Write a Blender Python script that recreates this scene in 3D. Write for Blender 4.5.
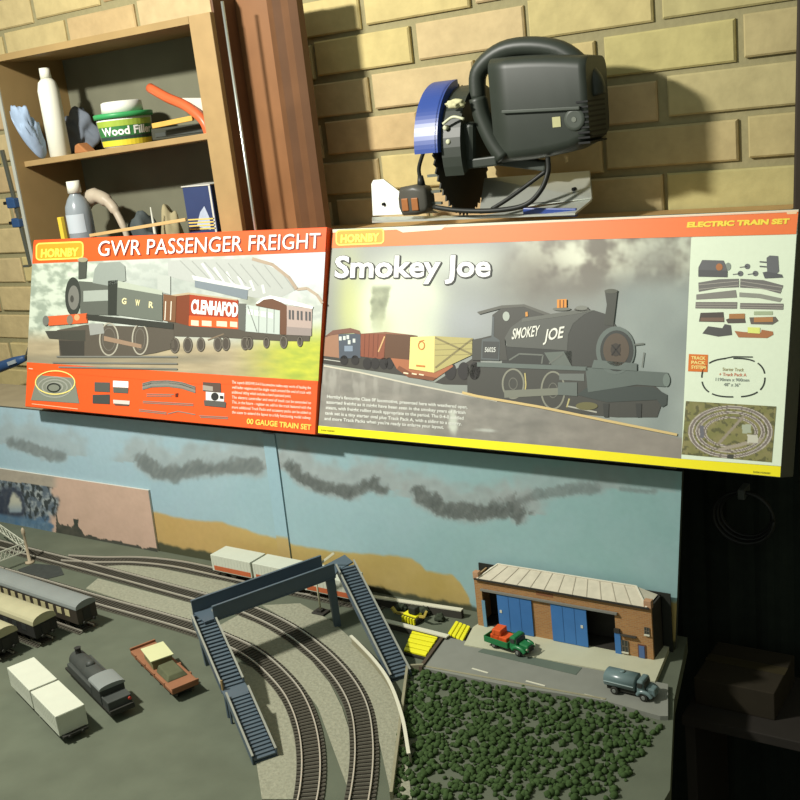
import bpy, bmesh, math, random
from mathutils import Vector, Matrix, noise
random.seed(7)
for o in list(bpy.data.objects): bpy.data.objects.remove(o)
SC = bpy.context.scene; COL = SC.collection
# ------------------------------------------------------------------ camera
F = 1050.0; YAW, PITCH, ROLL = [math.radians(a) for a in (35.0, 15.2, -6.6)]
cy, sy = math.cos(YAW), math.sin(YAW)
f0 = Vector((-sy, cy, 0)); r0 = Vector((cy, sy, 0)); u0 = Vector((0, 0, 1))
FW = f0*math.cos(PITCH) - u0*math.sin(PITCH); UP = u0*math.cos(PITCH) + f0*math.sin(PITCH)
RT = r0*math.cos(ROLL) + UP*math.sin(ROLL); UP = -r0*math.sin(ROLL) + UP*math.cos(ROLL)
cam = bpy.data.cameras.new('camera'); co = bpy.data.objects.new('camera', cam); COL.objects.link(co)
cam.sensor_width = 36; cam.lens = F/800*36; cam.clip_start = .01
m3 = Matrix((RT, UP, -FW)).transposed(); co.matrix_world = m3.to_4x4()
SC.camera = co
# ------------------------------------------------------------------ world, lights, exposure
w = bpy.data.worlds.new('garage_air'); SC.world = w; w.use_nodes = True
w.node_tree.nodes['Background'].inputs[0].default_value = (.78, .86, .76, 1)
w.node_tree.nodes['Background'].inputs[1].default_value = .50
def area(name, loc, target, size, sizey, power, col):
    l = bpy.data.lights.new(name, 'AREA'); l.shape = 'RECTANGLE'; l.size = size; l.size_y = sizey; l.energy = power; l.color = col
    o = bpy.data.objects.new(name, l); COL.objects.link(o); o.location = loc
    o.rotation_euler = (Vector(target) - Vector(loc)).to_track_quat('-Z', 'Y').to_euler(); return o
area('ceiling_tube_light', (-1.20, .28, .48), (-.80, 1.1, -.32), .11, .05, 24, (1, .97, .89))
SC.view_settings.view_transform = 'Standard'; SC.view_settings.look = 'None'
SC.view_settings.exposure = 0.0; SC.view_settings.gamma = 1
# ------------------------------------------------------------------ helpers
def ray(x, y): return (RT*((x-400)/F) - UP*((y-400)/F) + FW)
def atY(x, y, Y): d = ray(x, y); return d*(Y/d.y)
def atZ(x, y, Z): d = ray(x, y); return d*(Z/d.z)
def pix(P): return (400 + F*P.dot(RT)/P.dot(FW), 400 - F*P.dot(UP)/P.dot(FW))
BZ = -.617                                   # top of the layout board
FLOOR = -1.35
def lin(c): c /= 255; return c/12.92 if c <= .04045 else ((c+.055)/1.055)**2.4
def S(r, g, b, k=.85): return (lin(r)*k, lin(g)*k, lin(b)*k, 1)
MATS = {}
def mat(name, col, rough=.6, var=.12, scale=40, metal=0, bump=0, spec=.3, alpha=1, trans=0):
    if name in MATS: return MATS[name]
    m = bpy.data.materials.new(name); m.use_nodes = True; n = m.node_tree.nodes; l = m.node_tree.links
    b = n['Principled BSDF']; b.inputs['Roughness'].default_value = rough; b.inputs['Metallic'].default_value = metal
    b.inputs['Specular IOR Level'].default_value = spec
    if trans: b.inputs['Transmission Weight'].default_value = trans
    if alpha < 1: b.inputs['Alpha'].default_value = alpha
    tc = n.new('ShaderNodeTexCoord'); nz = n.new('ShaderNodeTexNoise'); nz.inputs['Scale'].default_value = scale
    nz.inputs['Detail'].default_value = 4; l.new(tc.outputs['Object'], nz.inputs['Vector'])
    mx = n.new('ShaderNodeMix'); mx.data_type = 'RGBA'
    c2 = [min(1, c*(1+var)+.01*var) for c in col[:3]]+[1]; c1 = [c*(1-var) for c in col[:3]]+[1]
    mx.inputs[6].default_value = c1; mx.inputs[7].default_value = c2
    l.new(nz.outputs['Fac'], mx.inputs[0]); l.new(mx.outputs[2], b.inputs['Base Color'])
    if bump:
        bp = n.new('ShaderNodeBump'); bp.inputs['Strength'].default_value = bump; bp.inputs['Distance'].default_value = .002
        l.new(nz.outputs['Fac'], bp.inputs['Height']); l.new(bp.outputs[0], b.inputs['Normal'])
    MATS[name] = m; return m
def vmat(name, rough=.6, nscale=60, var=.1, bump=0, spec=.3):
    """paint or print: colour comes from the surface's own colour attribute with a little grain"""
    if name in MATS: return MATS[name]
    m = bpy.data.materials.new(name); m.use_nodes = True; n = m.node_tree.nodes; l = m.node_tree.links
    b = n['Principled BSDF']; b.inputs['Roughness'].default_value = rough; b.inputs['Specular IOR Level'].default_value = spec
    a = n.new('ShaderNodeVertexColor'); a.layer_name = 'Col'
    tc = n.new('ShaderNodeTexCoord'); nz = n.new('ShaderNodeTexNoise'); nz.inputs['Scale'].default_value = nscale; nz.inputs['Detail'].default_value = 5
    l.new(tc.outputs['Object'], nz.inputs['Vector'])
    mr = n.new('ShaderNodeMapRange'); mr.inputs[3].default_value = .85*(1-var); mr.inputs[4].default_value = .85*(1+var); l.new(nz.outputs['Fac'], mr.inputs[0])
    mx = n.new('ShaderNodeMix'); mx.data_type = 'RGBA'; mx.blend_type = 'MULTIPLY'; mx.inputs[0].default_value = 1
    l.new(a.outputs['Color'], mx.inputs[6]); l.new(mr.outputs[0], mx.inputs[7]); l.new(mx.outputs[2], b.inputs['Base Color'])
    if bump:
        bp = n.new('ShaderNodeBump'); bp.inputs['Strength'].default_value = bump; bp.inputs['Distance'].default_value = .003
        l.new(nz.outputs['Fac'], bp.inputs['Height']); l.new(bp.outputs[0], b.inputs['Normal'])
    MATS[name] = m; return m
def thing(name, label, cat, loc=(0, 0, 0), rz=0, group=None):
    o = bpy.data.objects.new(name, None); COL.objects.link(o); o.empty_display_size = .02
    o.location = loc; o.rotation_euler = (0, 0, rz)
    o['label'] = label; o['category'] = cat
    if group: o['group'] = group
    return o
def tag(o, label=None, cat=None, group=None, kind=None):
    for k, v in (('label', label), ('category', cat), ('group', group), ('kind', kind)):
        if v: o[k] = v
    return o
def mw(o): return (mw(o.parent) if o.parent else Matrix()) @ o.matrix_basis
class MB:
    def __init__(s, xf=None): s.bm = bmesh.new(); s.xf = xf or Matrix(); s.mi = 0; s.smooth = False
    def _v(s, p): return s.bm.verts.new(s.xf @ Vector(p))
    def _f(s, vs):
        try: f = s.bm.faces.new(vs); f.material_index = s.mi; f.smooth = s.smooth; return f
        except ValueError: return None
    def poly(s, pts): s._f([s._v(p) for p in pts]); return s
    def hexa(s, a, b):          # bottom quad, top quad
        v = [s._v(p) for p in list(a)+list(b)]
        for q in ((3, 2, 1, 0), (4, 5, 6, 7), (0, 1, 5, 4), (1, 2, 6, 5), (2, 3, 7, 6), (3, 0, 4, 7)): s._f([v[i] for i in q])
        return s
    def box(s, x0, x1, y0, y1, z0, z1):
        return s.hexa([(x0, y0, z0), (x1, y0, z0), (x1, y1, z0), (x0, y1, z0)], [(x0, y0, z1), (x1, y0, z1), (x1, y1, z1), (x0, y1, z1)])
    def prism(s, pts, d):       # pts 3-D planar polygon, extruded by vector d
        d = Vector(d); a = [s._v(p) for p in pts]; b = [s._v(Vector(p)+d) for p in pts]; n = len(pts)
        s._f(a[::-1]); s._f(b)
        for i in range(n): s._f([a[i], a[(i+1) % n], b[(i+1) % n], b[i]])
        return s
    def bar(s, p, q, wd, h, up=(0, 0, 1)):
        p, q = Vector(p), Vector(q); d = (q-p).normalized(); sd = d.cross(Vector(up)).normalized()*wd/2; u = sd.cross(d).normalized()*h/2
        return s.hexa([p-sd-u, p+sd-u, q+sd-u, q-sd-u], [p-sd+u, p+sd+u, q+sd+u, q-sd+u])
    def lathe(s, p, axis, prof, n=24, caps=True):   # prof list of (t along axis, radius)
        p = Vector(p); ax = Vector(axis).normalized(); a = ax.orthogonal().normalized(); b = ax.cross(a); sm = s.smooth; s.smooth = True
        rings = []
        for t, r in prof: rings.append([s._v(p+ax*t+(a*math.cos(2*math.pi*i/n)+b*math.sin(2*math.pi*i/n))*max(r, 1e-5)) for i in range(n)])
        for k in range(len(rings)-1):
            for i in range(n): s._f([rings[k][i], rings[k][(i+1) % n], rings[k+1][(i+1) % n], rings[k+1][i]])
        s.smooth = sm
        if caps: s._f(rings[0][::-1]); s._f(rings[-1])
        return s
    def cyl(s, p, q, r, n=16, r2=None):
        p, q = Vector(p), Vector(q); return s.lathe(p, q-p, [(0, r), ((q-p).length, r if r2 is None else r2)], n)
    def tube(s, pts, r, n=10):
        pts = [Vector(p) for p in pts]; rings = []; prev = None; sm = s.smooth; s.smooth = True
        for i, p in enumerate(pts):
            d = (pts[min(i+1, len(pts)-1)]-pts[max(i-1, 0)]).normalized()
            a = d.orthogonal().normalized() if prev is None else (prev-d*prev.dot(d)).normalized()
            prev = a; b = d.cross(a)
            rr = r[i] if isinstance(r, (list, tuple)) else r
            rings.append([s._v(p+(a*math.cos(2*math.pi*k/n)+b*math.sin(2*math.pi*k/n))*rr) for k in range(n)])
        for k in range(len(rings)-1):
            for i in range(n): s._f([rings[k][i], rings[k][(i+1) % n], rings[k+1][(i+1) % n], rings[k+1][i]])
        s._f(rings[0][::-1]); s._f(rings[-1]); s.smooth = sm
        return s
    def blob(s, c, rx, ry, rz, sub=3, jit=.15, freq=8, seed=0):
        r = bmesh.ops.create_icosphere(s.bm, subdivisions=sub, radius=1); c = Vector(c)
        for v in r['verts']:
            k = 1+jit*noise.noise(v.co*freq/4+Vector((seed, seed*2.3, 0)))*2
            v.co = s.xf @ (c+Vector((v.co.x*rx*k, v.co.y*ry*k, v.co.z*rz*k)))
            for f in v.link_faces: f.smooth = True; f.material_index = s.mi
        return s
    def build(s, name, m, parent=None, bevel=0, world=False):
        me = bpy.data.meshes.new(name)
        if world and parent is not None: s.bm.transform(mw(parent).inverted())
        bmesh.ops.recalc_face_normals(s.bm, faces=s.bm.faces[:])
        s.bm.to_mesh(me); s.bm.free()
        for x in (m if isinstance(m, (list, tuple)) else [m]): me.materials.append(x)
        o = bpy.data.objects.new(name, me); COL.objects.link(o)
        if parent is not None: o.parent = parent
        if bevel:
            b = o.modifiers.new('bevel', 'BEVEL'); b.width = bevel; b.segments = 2; b.limit_method = 'ANGLE'; b.angle_limit = .6
        return o
def base_origin(o):
    """move a world-built single-mesh thing's origin to its base"""
    vs = [v.co for v in o.data.vertices]; c = Vector(((min(v.x for v in vs)+max(v.x for v in vs))/2, (min(v.y for v in vs)+max(v.y for v in vs))/2, min(v.z for v in vs)))
    o.data.transform(Matrix.Translation(-c)); o.location = c; return o
def dup(root, loc, rz, label, name=None):
    r = root.copy(); COL.objects.link(r); r.location = loc; r.rotation_euler = (0, 0, rz); r['label'] = label
    for ch in list(root.children):
        c = ch.copy(); COL.objects.link(c); c.parent = r
        for g in list(ch.children): d = g.copy(); COL.objects.link(d); d.parent = c
    return r
def curve_pts(pts, n=10):
    """Catmull-Rom through points"""
    P = [Vector(p) for p in pts]; P = [P[0]*2-P[1]]+P+[P[-1]*2-P[-2]]; out = []
    for i in range(1, len(P)-2):
        for k in range(n):
            t = k/n; a, b, c, d = P[i-1], P[i], P[i+1], P[i+2]
            out.append(.5*((2*b)+(c-a)*t+(2*a-5*b+4*c-d)*t*t+(3*b-a-3*c+d)*t**3))
    out.append(P[-2]); return out
def text_mesh(s, bold=0):
    cu = bpy.data.curves.new('lettering', 'FONT'); cu.body = s; cu.size = 1; cu.offset = bold; cu.resolution_u = 3; cu.fill_mode = 'FRONT'
    o = bpy.data.objects.new('lettering', cu); COL.objects.link(o); dg = bpy.context.evaluated_depsgraph_get()
    me = bpy.data.meshes.new_from_object(o.evaluated_get(dg)); bpy.data.objects.remove(o); bpy.data.curves.remove(cu); return me
# a printed face: pixel of the photograph -> point on the carton's real front plane (homography from its four corners)
def solve(A, b):
    n = len(b); M = [r[:]+[b[i]] for i, r in enumerate(A)]
    for i in range(n):
        p = max(range(i, n), key=lambda k: abs(M[k][i])); M[i], M[p] = M[p], M[i]
        for k in range(n):
            if k != i:
                q = M[k][i]/M[i][i]
                for j in range(i, n+1): M[k][j] -= q*M[i][j]
    return [M[i][n]/M[i][i] for i in range(n)]
class Face:
    def __init__(s, corners, uv, O, U, V, N):
        A = []; b = []
        for (x, y), (u, v) in zip(corners, uv):
            A.append([x, y, 1, 0, 0, 0, -u*x, -u*y]); b.append(u); A.append([0, 0, 0, x, y, 1, -v*x, -v*y]); b.append(v)
        s.h = solve(A, b); s.O, s.U, s.V, s.N = O, U, V, N
    def uv(s, x, y): h = s.h; d = h[6]*x+h[7]*y+1; return (h[0]*x+h[1]*y+h[2])/d, (h[3]*x+h[4]*y+h[5])/d
    def at(s, x, y, k=1): u, v = s.uv(x, y); return s.O+s.U*u+s.V*v+s.N*(.00018*k)
class Print:
    """printed inks lying flat on a face: one mesh with one slot per ink"""
    def __init__(s, face, xf=lambda x, y: (x, y)): s.f = face; s.mb = MB(); s.ms = []; s.xf = xf
    def ink(s, c):
        m = mat('ink_%02x%02x%02x' % tuple(int(k) for k in c), S(*c), .5, .04, 200)
        if m not in s.ms: s.ms.append(m)
        s.mb.mi = s.ms.index(m)
    def P(s, c, pts, k=1):
        s.ink(c); s.mb.poly([s.f.at(*s.xf(x, y), k) for x, y in pts]); return s
    def E(s, c, x, y, rx, ry, k=1, n=28, a=0):
        ca, sa = math.cos(a), math.sin(a)
        return s.P(c, [(x+rx*math.cos(t)*ca-ry*math.sin(t)*sa, y+rx*math.cos(t)*sa+ry*math.sin(t)*ca) for t in (2*math.pi*i/n for i in range(n))], k)
    def ring(s, c, x, y, rx, ry, w, k=1, n=36):
        for i in range(n):
            a, b = 2*math.pi*i/n, 2*math.pi*(i+1)/n
            s.P(c, [(x+rx*math.cos(a), y+ry*math.sin(a)), (x+rx*math.cos(b), y+ry*math.sin(b)), (x+(rx-w)*math.cos(b), y+(ry-w)*math.sin(b)), (x+(rx-w)*math.cos(a), y+(ry-w)*math.sin(a))], k)
        return s
    def L(s, c, pts, w, k=1):
        for (x0, y0), (x1, y1) in zip(pts[:-1], pts[1:]):
            d = math.hypot(x1-x0, y1-y0) or 1; nx, ny = -(y1-y0)/d*w/2, (x1-x0)/d*w/2
            s.P(c, [(x0+nx, y0+ny), (x1+nx, y1+ny), (x1-nx, y1-ny), (x0-nx, y0-ny)], k)
        return s
    def T(s, c, txt, x0, y0, x1, y1, cap, k=1, bold=0, shear=0):
        """lettering from baseline start to baseline end, capital height in photo pixels"""
        me = text_mesh(txt, bold); s.ink(c); vs = [v.co for v in me.vertices]
        a, b = min(v.x for v in vs), max(v.x for v in vs); H = .70+2*bold
        d = math.hypot(x1-x0, y1-y0); ux, uy = (x1-x0)/d, (y1-y0)/d
        nv = []
        for v in vs:
            t = (v.x-a)/(b-a)*d; h = v.y/H*cap
            px, py = x0+ux*t, y0+uy*t; px += .055*h+shear*h; py -= h
            nv.append(s.mb._v(s.f.at(*s.xf(px, py), k)))
        for p in me.polygons: s.mb._f([nv[i] for i in p.vertices])
        bpy.data.meshes.remove(me); return s
    def build(s, name, parent): return s.mb.build(name, s.ms, parent, world=True)
def paint(name, corner4, nx, ny, place, colf, m, parent=None, world=True):
    """grid of painted/printed colour. corner4: pixel-like quad TL TR BR BL; place(x,y)->point; colf(x,y)->rgb 0-255"""
    bm = bmesh.new(); cl = bm.loops.layers.color.new('Col'); g = []; cs = []
    (ax, ay), (bx, by), (cx, cy_), (dx, dy) = corner4
    for j in range(ny+1):
        row = []; t = j/ny
        for i in range(nx+1):
            q = i/nx; x = (ax*(1-q)+bx*q)*(1-t)+(dx*(1-q)+cx*q)*t; y = (ay*(1-q)+by*q)*(1-t)+(dy*(1-q)+cy_*q)*t
            v = bm.verts.new(place(x, y)); row.append((v, [min(1, max(0, k/255)) for k in colf(x, y)]+[1]))
        g.append(row)
    for j in range(ny):
        for i in range(nx):
            q = [g[j][i], g[j+1][i], g[j+1][i+1], g[j][i+1]]
            f = bm.faces.new([k[0] for k in q])
            for lp, k in zip(f.loops, q): lp[cl] = [c*1.0 for c in k[1]]
    if world and parent is not None: bm.transform(mw(parent).inverted())
    me = bpy.data.meshes.new(name); bm.to_mesh(me); bm.free(); me.materials.append(m)
    o = bpy.data.objects.new(name, me); COL.objects.link(o)
    if parent is not None: o.parent = parent
    return o
def mixc(a, b, t): t = max(0, min(1, t)); return tuple(x*(1-t)+y*t for x, y in zip(a, b))
def nz(x, y, sc, seed=0, oct=3):
    return noise.fractal(Vector((x/sc, y/sc, seed)), .9, 2.0, oct)*.5+.5
def sm(a, b, x): t = max(0, min(1, (x-a)/(b-a))); return t*t*(3-2*t)
def G(x, y, cx, cy, rx, ry): return math.exp(-((x-cx)/rx)**2-((y-cy)/ry)**2)
def interp(tab, x):
    if x <= tab[0][0]: return tab[0][1]
    for (a, b), (c, d) in zip(tab[:-1], tab[1:]):
        if x <= c: return b+(d-b)*(x-a)/(c-a)
    return tab[-1][1]
# ------------------------------------------------------------------ the setting
def struct(name, mb, m, **k): o = mb.build(name, m, None, **k); o['kind'] = 'structure'; return o
YW = 1.28
brick_m = vmat('yellow_stock_brick', .9, 45, .22, .5, .1)
mortar_m = mat('mortar', S(158, 150, 112), .95, .15, 120, bump=.4)
wb = MB(); wb.box(-2.5, 1.0, YW+.004, YW+.09, FLOOR, .75); wall = struct('wall_back', wb, mortar_m)
# the bricks: one mesh, they are the wall's surface pattern
def brick_wall():
    bm = bmesh.new(); cl = bm.loops.layers.color.new('Col'); rnd = random.Random(3)
    P = .0568; Lp = .1725; mo = .0092; z00 = -.0492
    for row in range(-24, 13):
        z0 = z00+row*P; off = {0: -.9735, 1: -.8785}[row % 2]
        x = off-9*Lp
        while x < .95:
            jx = rnd.uniform(-.003, .003); x0, x1 = x+jx, x+Lp-mo+rnd.uniform(-.002, .002)
            jz = rnd.uniform(-.0012, .0012)+(x+.95)*.016; d = rnd.uniform(-.002, .002)
            h = P-mo; r = .0022
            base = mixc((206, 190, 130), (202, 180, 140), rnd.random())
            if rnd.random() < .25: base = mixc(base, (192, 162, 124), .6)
            base = mixc(base, (178, 174, 122), sm(-.75, -.45, x)*.55)  # light falloff painted in: bricks turn darker and greener towards the right
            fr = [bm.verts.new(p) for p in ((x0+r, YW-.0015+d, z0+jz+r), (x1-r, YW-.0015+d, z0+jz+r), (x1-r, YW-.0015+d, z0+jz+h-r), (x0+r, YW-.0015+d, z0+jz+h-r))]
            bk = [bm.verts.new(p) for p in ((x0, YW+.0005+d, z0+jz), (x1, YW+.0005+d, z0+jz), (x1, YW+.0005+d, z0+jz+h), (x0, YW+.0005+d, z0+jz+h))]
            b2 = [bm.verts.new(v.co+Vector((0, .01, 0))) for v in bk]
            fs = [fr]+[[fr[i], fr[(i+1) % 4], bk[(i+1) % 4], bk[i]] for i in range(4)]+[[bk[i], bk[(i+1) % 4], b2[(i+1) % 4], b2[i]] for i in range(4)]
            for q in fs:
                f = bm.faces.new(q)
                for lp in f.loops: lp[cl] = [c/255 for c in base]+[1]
            x += Lp
    bmesh.ops.recalc_face_normals(bm, faces=bm.faces[:])
    me = bpy.data.meshes.new('brickwork'); bm.to_mesh(me); bm.free(); me.materials.append(brick_m)
    o = bpy.data.objects.new('brickwork', me); COL.objects.link(o); o.parent = wall
brick_wall()
struct('floor', MB().box(-2.5, 1.0, -1.6, YW+.09, FLOOR-.05, FLOOR), mat('concrete_floor', S(105, 105, 98), .9, .2, 6, bump=.2))
struct('wall_left', MB().box(-2.59, -2.5, -1.6, YW+.09, FLOOR, .75), mat('painted_block', S(170, 165, 145), .9, .1, 10, bump=.2))
struct('wall_right', MB().box(1.0, 1.09, -1.6, YW+.09, FLOOR, .75), mat('painted_block', S(170, 165, 145)))
wood_pale = mat('pale_pine', S(196, 160, 105), .6, .25, 30, bump=.1)
# ------------------------------------------------------------------ post, dark panel and low things at the right
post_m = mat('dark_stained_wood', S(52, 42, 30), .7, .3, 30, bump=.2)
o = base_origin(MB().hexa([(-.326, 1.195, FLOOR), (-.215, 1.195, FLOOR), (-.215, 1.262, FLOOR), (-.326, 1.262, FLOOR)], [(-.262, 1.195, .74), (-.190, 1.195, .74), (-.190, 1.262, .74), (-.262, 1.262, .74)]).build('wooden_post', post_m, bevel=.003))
tag(o, 'dark brown wooden post standing against the brick wall at the right edge', 'post')
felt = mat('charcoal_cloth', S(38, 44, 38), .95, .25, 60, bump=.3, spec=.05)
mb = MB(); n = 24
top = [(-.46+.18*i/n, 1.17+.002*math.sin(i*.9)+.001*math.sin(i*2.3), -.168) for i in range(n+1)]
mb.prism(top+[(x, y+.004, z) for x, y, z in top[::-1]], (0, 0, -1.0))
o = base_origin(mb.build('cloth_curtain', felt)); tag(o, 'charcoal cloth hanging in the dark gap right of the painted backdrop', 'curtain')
t = thing('side_shelf', 'dark low wooden shelf below the black cloth at lower right', 'shelf', (-.33, 1.09, FLOOR))
MB().box(-.376, -.20, 1.02, 1.15, -.706, -.694).build('shelf_board', mat('black_stained_board', S(38, 34, 28), .8, .2, 30), t, .001, world=True)
for px in (-.37, -.21): 
    MB().box(px-.006, px+.006, 1.03, 1.145, FLOOR, -.706).build('side_panel', mat('black_stained_board', S(38, 34, 28)), t, world=True)
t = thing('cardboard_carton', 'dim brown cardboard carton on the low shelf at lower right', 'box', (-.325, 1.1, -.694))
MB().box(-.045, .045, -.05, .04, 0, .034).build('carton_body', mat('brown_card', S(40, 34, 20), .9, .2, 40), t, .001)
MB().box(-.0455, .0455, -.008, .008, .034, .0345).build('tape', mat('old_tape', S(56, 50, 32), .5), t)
mb = MB(); c = atY(746, 514, 1.135)
for k in range(3):
    r = .027+.0022*k
    mb.tube([c+Vector((r*math.cos(a)*1.08, -.006*k, r*math.sin(a))) for a in [2*math.pi*i/40 for i in range(41)]], .0022, 8)
t = thing('cable_coil', 'black coiled cable hanging on the dark cloth below the large carton', 'cable', c-Vector((0, 0, .034)))
mb.build('cable_loops', mat('black_rubber', S(24, 26, 24), .5, .1, 60), t, world=True)
MB().box(c.x-.004, c.x+.004, c.y-.018, c.y+.006, c.z+.024, c.z+.036).build('cable_tie', mat('grey_plastic', S(70, 74, 70), .5), t, .001, world=True)
# ------------------------------------------------------------------ shelf carrying the saw (behind the cartons)
SZ = -.152
t = thing('wall_shelf', 'wooden wall shelf behind the cartons carrying the circular saw', 'shelf', (-.63, 1.2, SZ-.014))
MB().box(-.985, -.298, 1.140, 1.274, SZ-.014, SZ).build('shelf_board', wood_pale, t, .001, world=True)
for x in (-.9, -.6, -.36):
    MB().prism([(x-.008, 1.274, SZ-.014), (x-.008, 1.17, SZ-.014), (x-.008, 1.274, SZ-.12)], (.016, 0, 0)).build('bracket', mat('grey_steel', S(120, 122, 118), .4, .1, 40, metal=.8), t, world=True)
# ------------------------------------------------------------------ layout board and painted backdrop
def GZ0(px, py): return atZ(px, py, BZ)
t = BOARD = thing('layout_baseboard', 'dull grey-green scenic baseboard of the model railway', 'table', (-.9, .7, FLOOR))
mb = MB(); pts = [(-1.75, .30), (-.30, .30), (GZ0(670, 790).x, GZ0(670, 790).y), (GZ0(674, 700).x, GZ0(674, 700).y), (-.380, 1.062), (-1.75, 1.062)]
mb.prism([(x, y, BZ-.018) for x, y in pts], (0, 0, .018))
def board_mat():
    m = mat('scenic_ground', S(98, 104, 88), .95, .22, 22, bump=.5, spec=.1); return m
mb.build('board', board_mat(), t, world=True)
mb = MB(); mb.prism([(-1.74, .31, BZ-.10), (-.36, .31, BZ-.10), (-.40, .93, BZ-.10), (-.41, 1.05, BZ-.10), (-1.74, 1.05, BZ-.10)], (0, 0, .082))
mb.build('frame', wood_pale, t, world=True)
for x, y in ((-1.7, .35), (-.41, .35), (-1.7, 1.0), (-.45, 1.0)): MB().box(x-.025, x+.025, y-.025, y+.025, FLOOR, BZ-.10).build('leg', wood_pale, t, world=True)
BY = 1.03; BTOP = -.4012
hill = [(155, 512), (175, 517), (200, 521), (222, 522), (252, 532), (284, 540), (294, 545), (310, 548), (350, 553), (399, 556), (412, 559), (420, 564), (426, 571), (452, 575), (460, 582), (469, 598), (480, 640), (640, 640), (664, 602), (690, 602)]
clouds = [([(12, 444), (25, 446), (40, 453), (52, 456), (62, 456)], 7, .6), ([(142, 462), (155, 472), (172, 474), (190, 471), (205, 470), (222, 468), (240, 467), (258, 470)], 10, .75),
          ([(290, 468), (302, 480), (318, 487), (335, 491), (352, 494), (366, 486), (374, 484), (382, 490)], 8, 1.0), ([(420, 497), (440, 508), (458, 512), (478, 514), (495, 510), (510, 508), (520, 515)], 11, 1.0),
          ([(520, 502), (535, 496), (555, 493), (580, 490), (600, 488)], 7, .55), ([(620, 489), (640, 491), (655, 492)], 3, .4)]
def seg_d(x, y, pl):
    best = 1e9; yy = 0
    for (ax, ay), (bx, by) in zip(pl[:-1], pl[1:]):
        dx, dy = bx-ax, by-ay; t = max(0, min(1, ((x-ax)*dx+(y-ay)*dy)/(dx*dx+dy*dy))); d = math.hypot(x-ax-t*dx, y-ay-t*dy)
        if d < best: best = d; yy = ay+t*dy
    return best, yy
def sky_col(px, py):
    c = mixc((162, 190, 200), (146, 182, 180), sm(60, 660, px))  # greener, darker sky to the right, partly light falloff put into the paint
    c = mixc(c, (178, 198, 205), .35*(nz(px, py, 60, 3)-.3))
    br = nz(px+py*.35, py*.4, 9, 1, 4); b2 = nz(px, py, 22, 5, 4)
    for pl, wd, st in clouds:
        d, yy = seg_d(px, py, pl)
        if d > 60: continue
        up = py < yy
        u_, v_ = px*.50-py*.87, px*.87+py*.50
        st2 = nz(u_*.30, v_*1.25, 3.6, 6, 2); b5 = nz(px, py, 13, 11, 2)
        wash = sm(34, 16, d+18*(b5-.5)) if up else sm(wd*1.2, wd*.4, d+5*(st2-.5))
        c = mixc(c, mixc((150, 158, 156), (176, 184, 182), b5), wash*min(1, st*1.1)*.8)
        q = 1-d/(wd*(1.35 if up else 1.0))+.9*(b5-.5)+.75*(st2-.5)
        c = mixc(c, mixc((74, 80, 78), (122, 128, 124), st2), sm(.12, .62, q)*st*.9)
    hy = interp(hill, px)+2.5*(nz(px, 0, 14, 9)-.5)
    hc = mixc((190, 168, 108), (180, 158, 92), nz(px, py, 30, 2)); hc = mixc(hc, (200, 164, 108), sm(330, 180, px)*.6)
    c = mixc(c, hc, sm(hy-1.5, hy+1.5, py)) if px > 130 else c
    base = pix(Vector((0, 0, 0))+Vector((atY(px, py, BY).x, BY, BZ)))[1] if False else None
    return c
def backdrop_col(X, Z):
    px, py = pix(Vector((X, BY, Z))); c = sky_col(px, py)
    hgt = Z-BZ; edge = .009+.008*nz(px, 0, 11, 4)-.007*sm(300, 420, px)+.006*sm(640, 690, px)
    k = sm(edge+.003, edge-.002, hgt)
    return mixc(c, (66, 72, 56), k*.9)
t = thing('backdrop_board', 'painted blue-sky backdrop board standing along the back of the layout', 'backdrop', (-.97, BY+.006, BZ))
backpaint = vmat('backdrop_paint', .75, 120, .07, .05, .15)
MB().hexa([(-1.75, BY+.0006, BZ), (-.3835, BY+.0006, BZ), (-.3835, BY+.006, BZ), (-1.75, BY+.006, BZ)], [(-1.75, BY+.0006, BTOP), (-.3665, BY+.0006, BTOP), (-.3665, BY+.006, BTOP), (-1.75, BY+.006, BTOP)]).build('board', mat('dark_board_edge', S(70, 76, 70), .8), t, world=True)
paint('painted_sky', ((-1.75, BTOP), (-.3665, BTOP), (-.3835, BZ), (-1.75, BZ)), 560, 90, lambda X, Z: Vector((X, BY, Z)), backdrop_col, backpaint, t)
MB().box(-1.75, -.39, BY+.006, BY+.12, BTOP-.016, BTOP).build('ledge', mat('greyish_ledge', S(158, 146, 118), .7, .2, 30), t, world=True)
bx0 = atY(277, 445, BY).x; 
paint('joint_batten', ((bx0-.022, BTOP-.001), (bx0, BTOP-.001), (bx0-.004, BZ+.03), (bx0-.026, BZ+.03)), 12, 60, lambda X, Z: Vector((X, BY-.0024, Z)), lambda X, Z: mixc((158, 190, 200), (188, 164, 108), sm(-.553, -.559, Z)), backpaint, t)
MB().hexa([(bx0-.026, BY-.0021, BZ+.03), (bx0-.004, BY-.0021, BZ+.03), (bx0-.004, BY, BZ+.03), (bx0-.026, BY, BZ+.03)], [(bx0-.022, BY-.0021, BTOP-.001), (bx0, BY-.0021, BTOP-.001), (bx0, BY, BTOP-.001), (bx0-.022, BY, BTOP-.001)]).build('batten_core', mat('batten_blue', S(140, 172, 182), .7), t, world=True)
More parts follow.
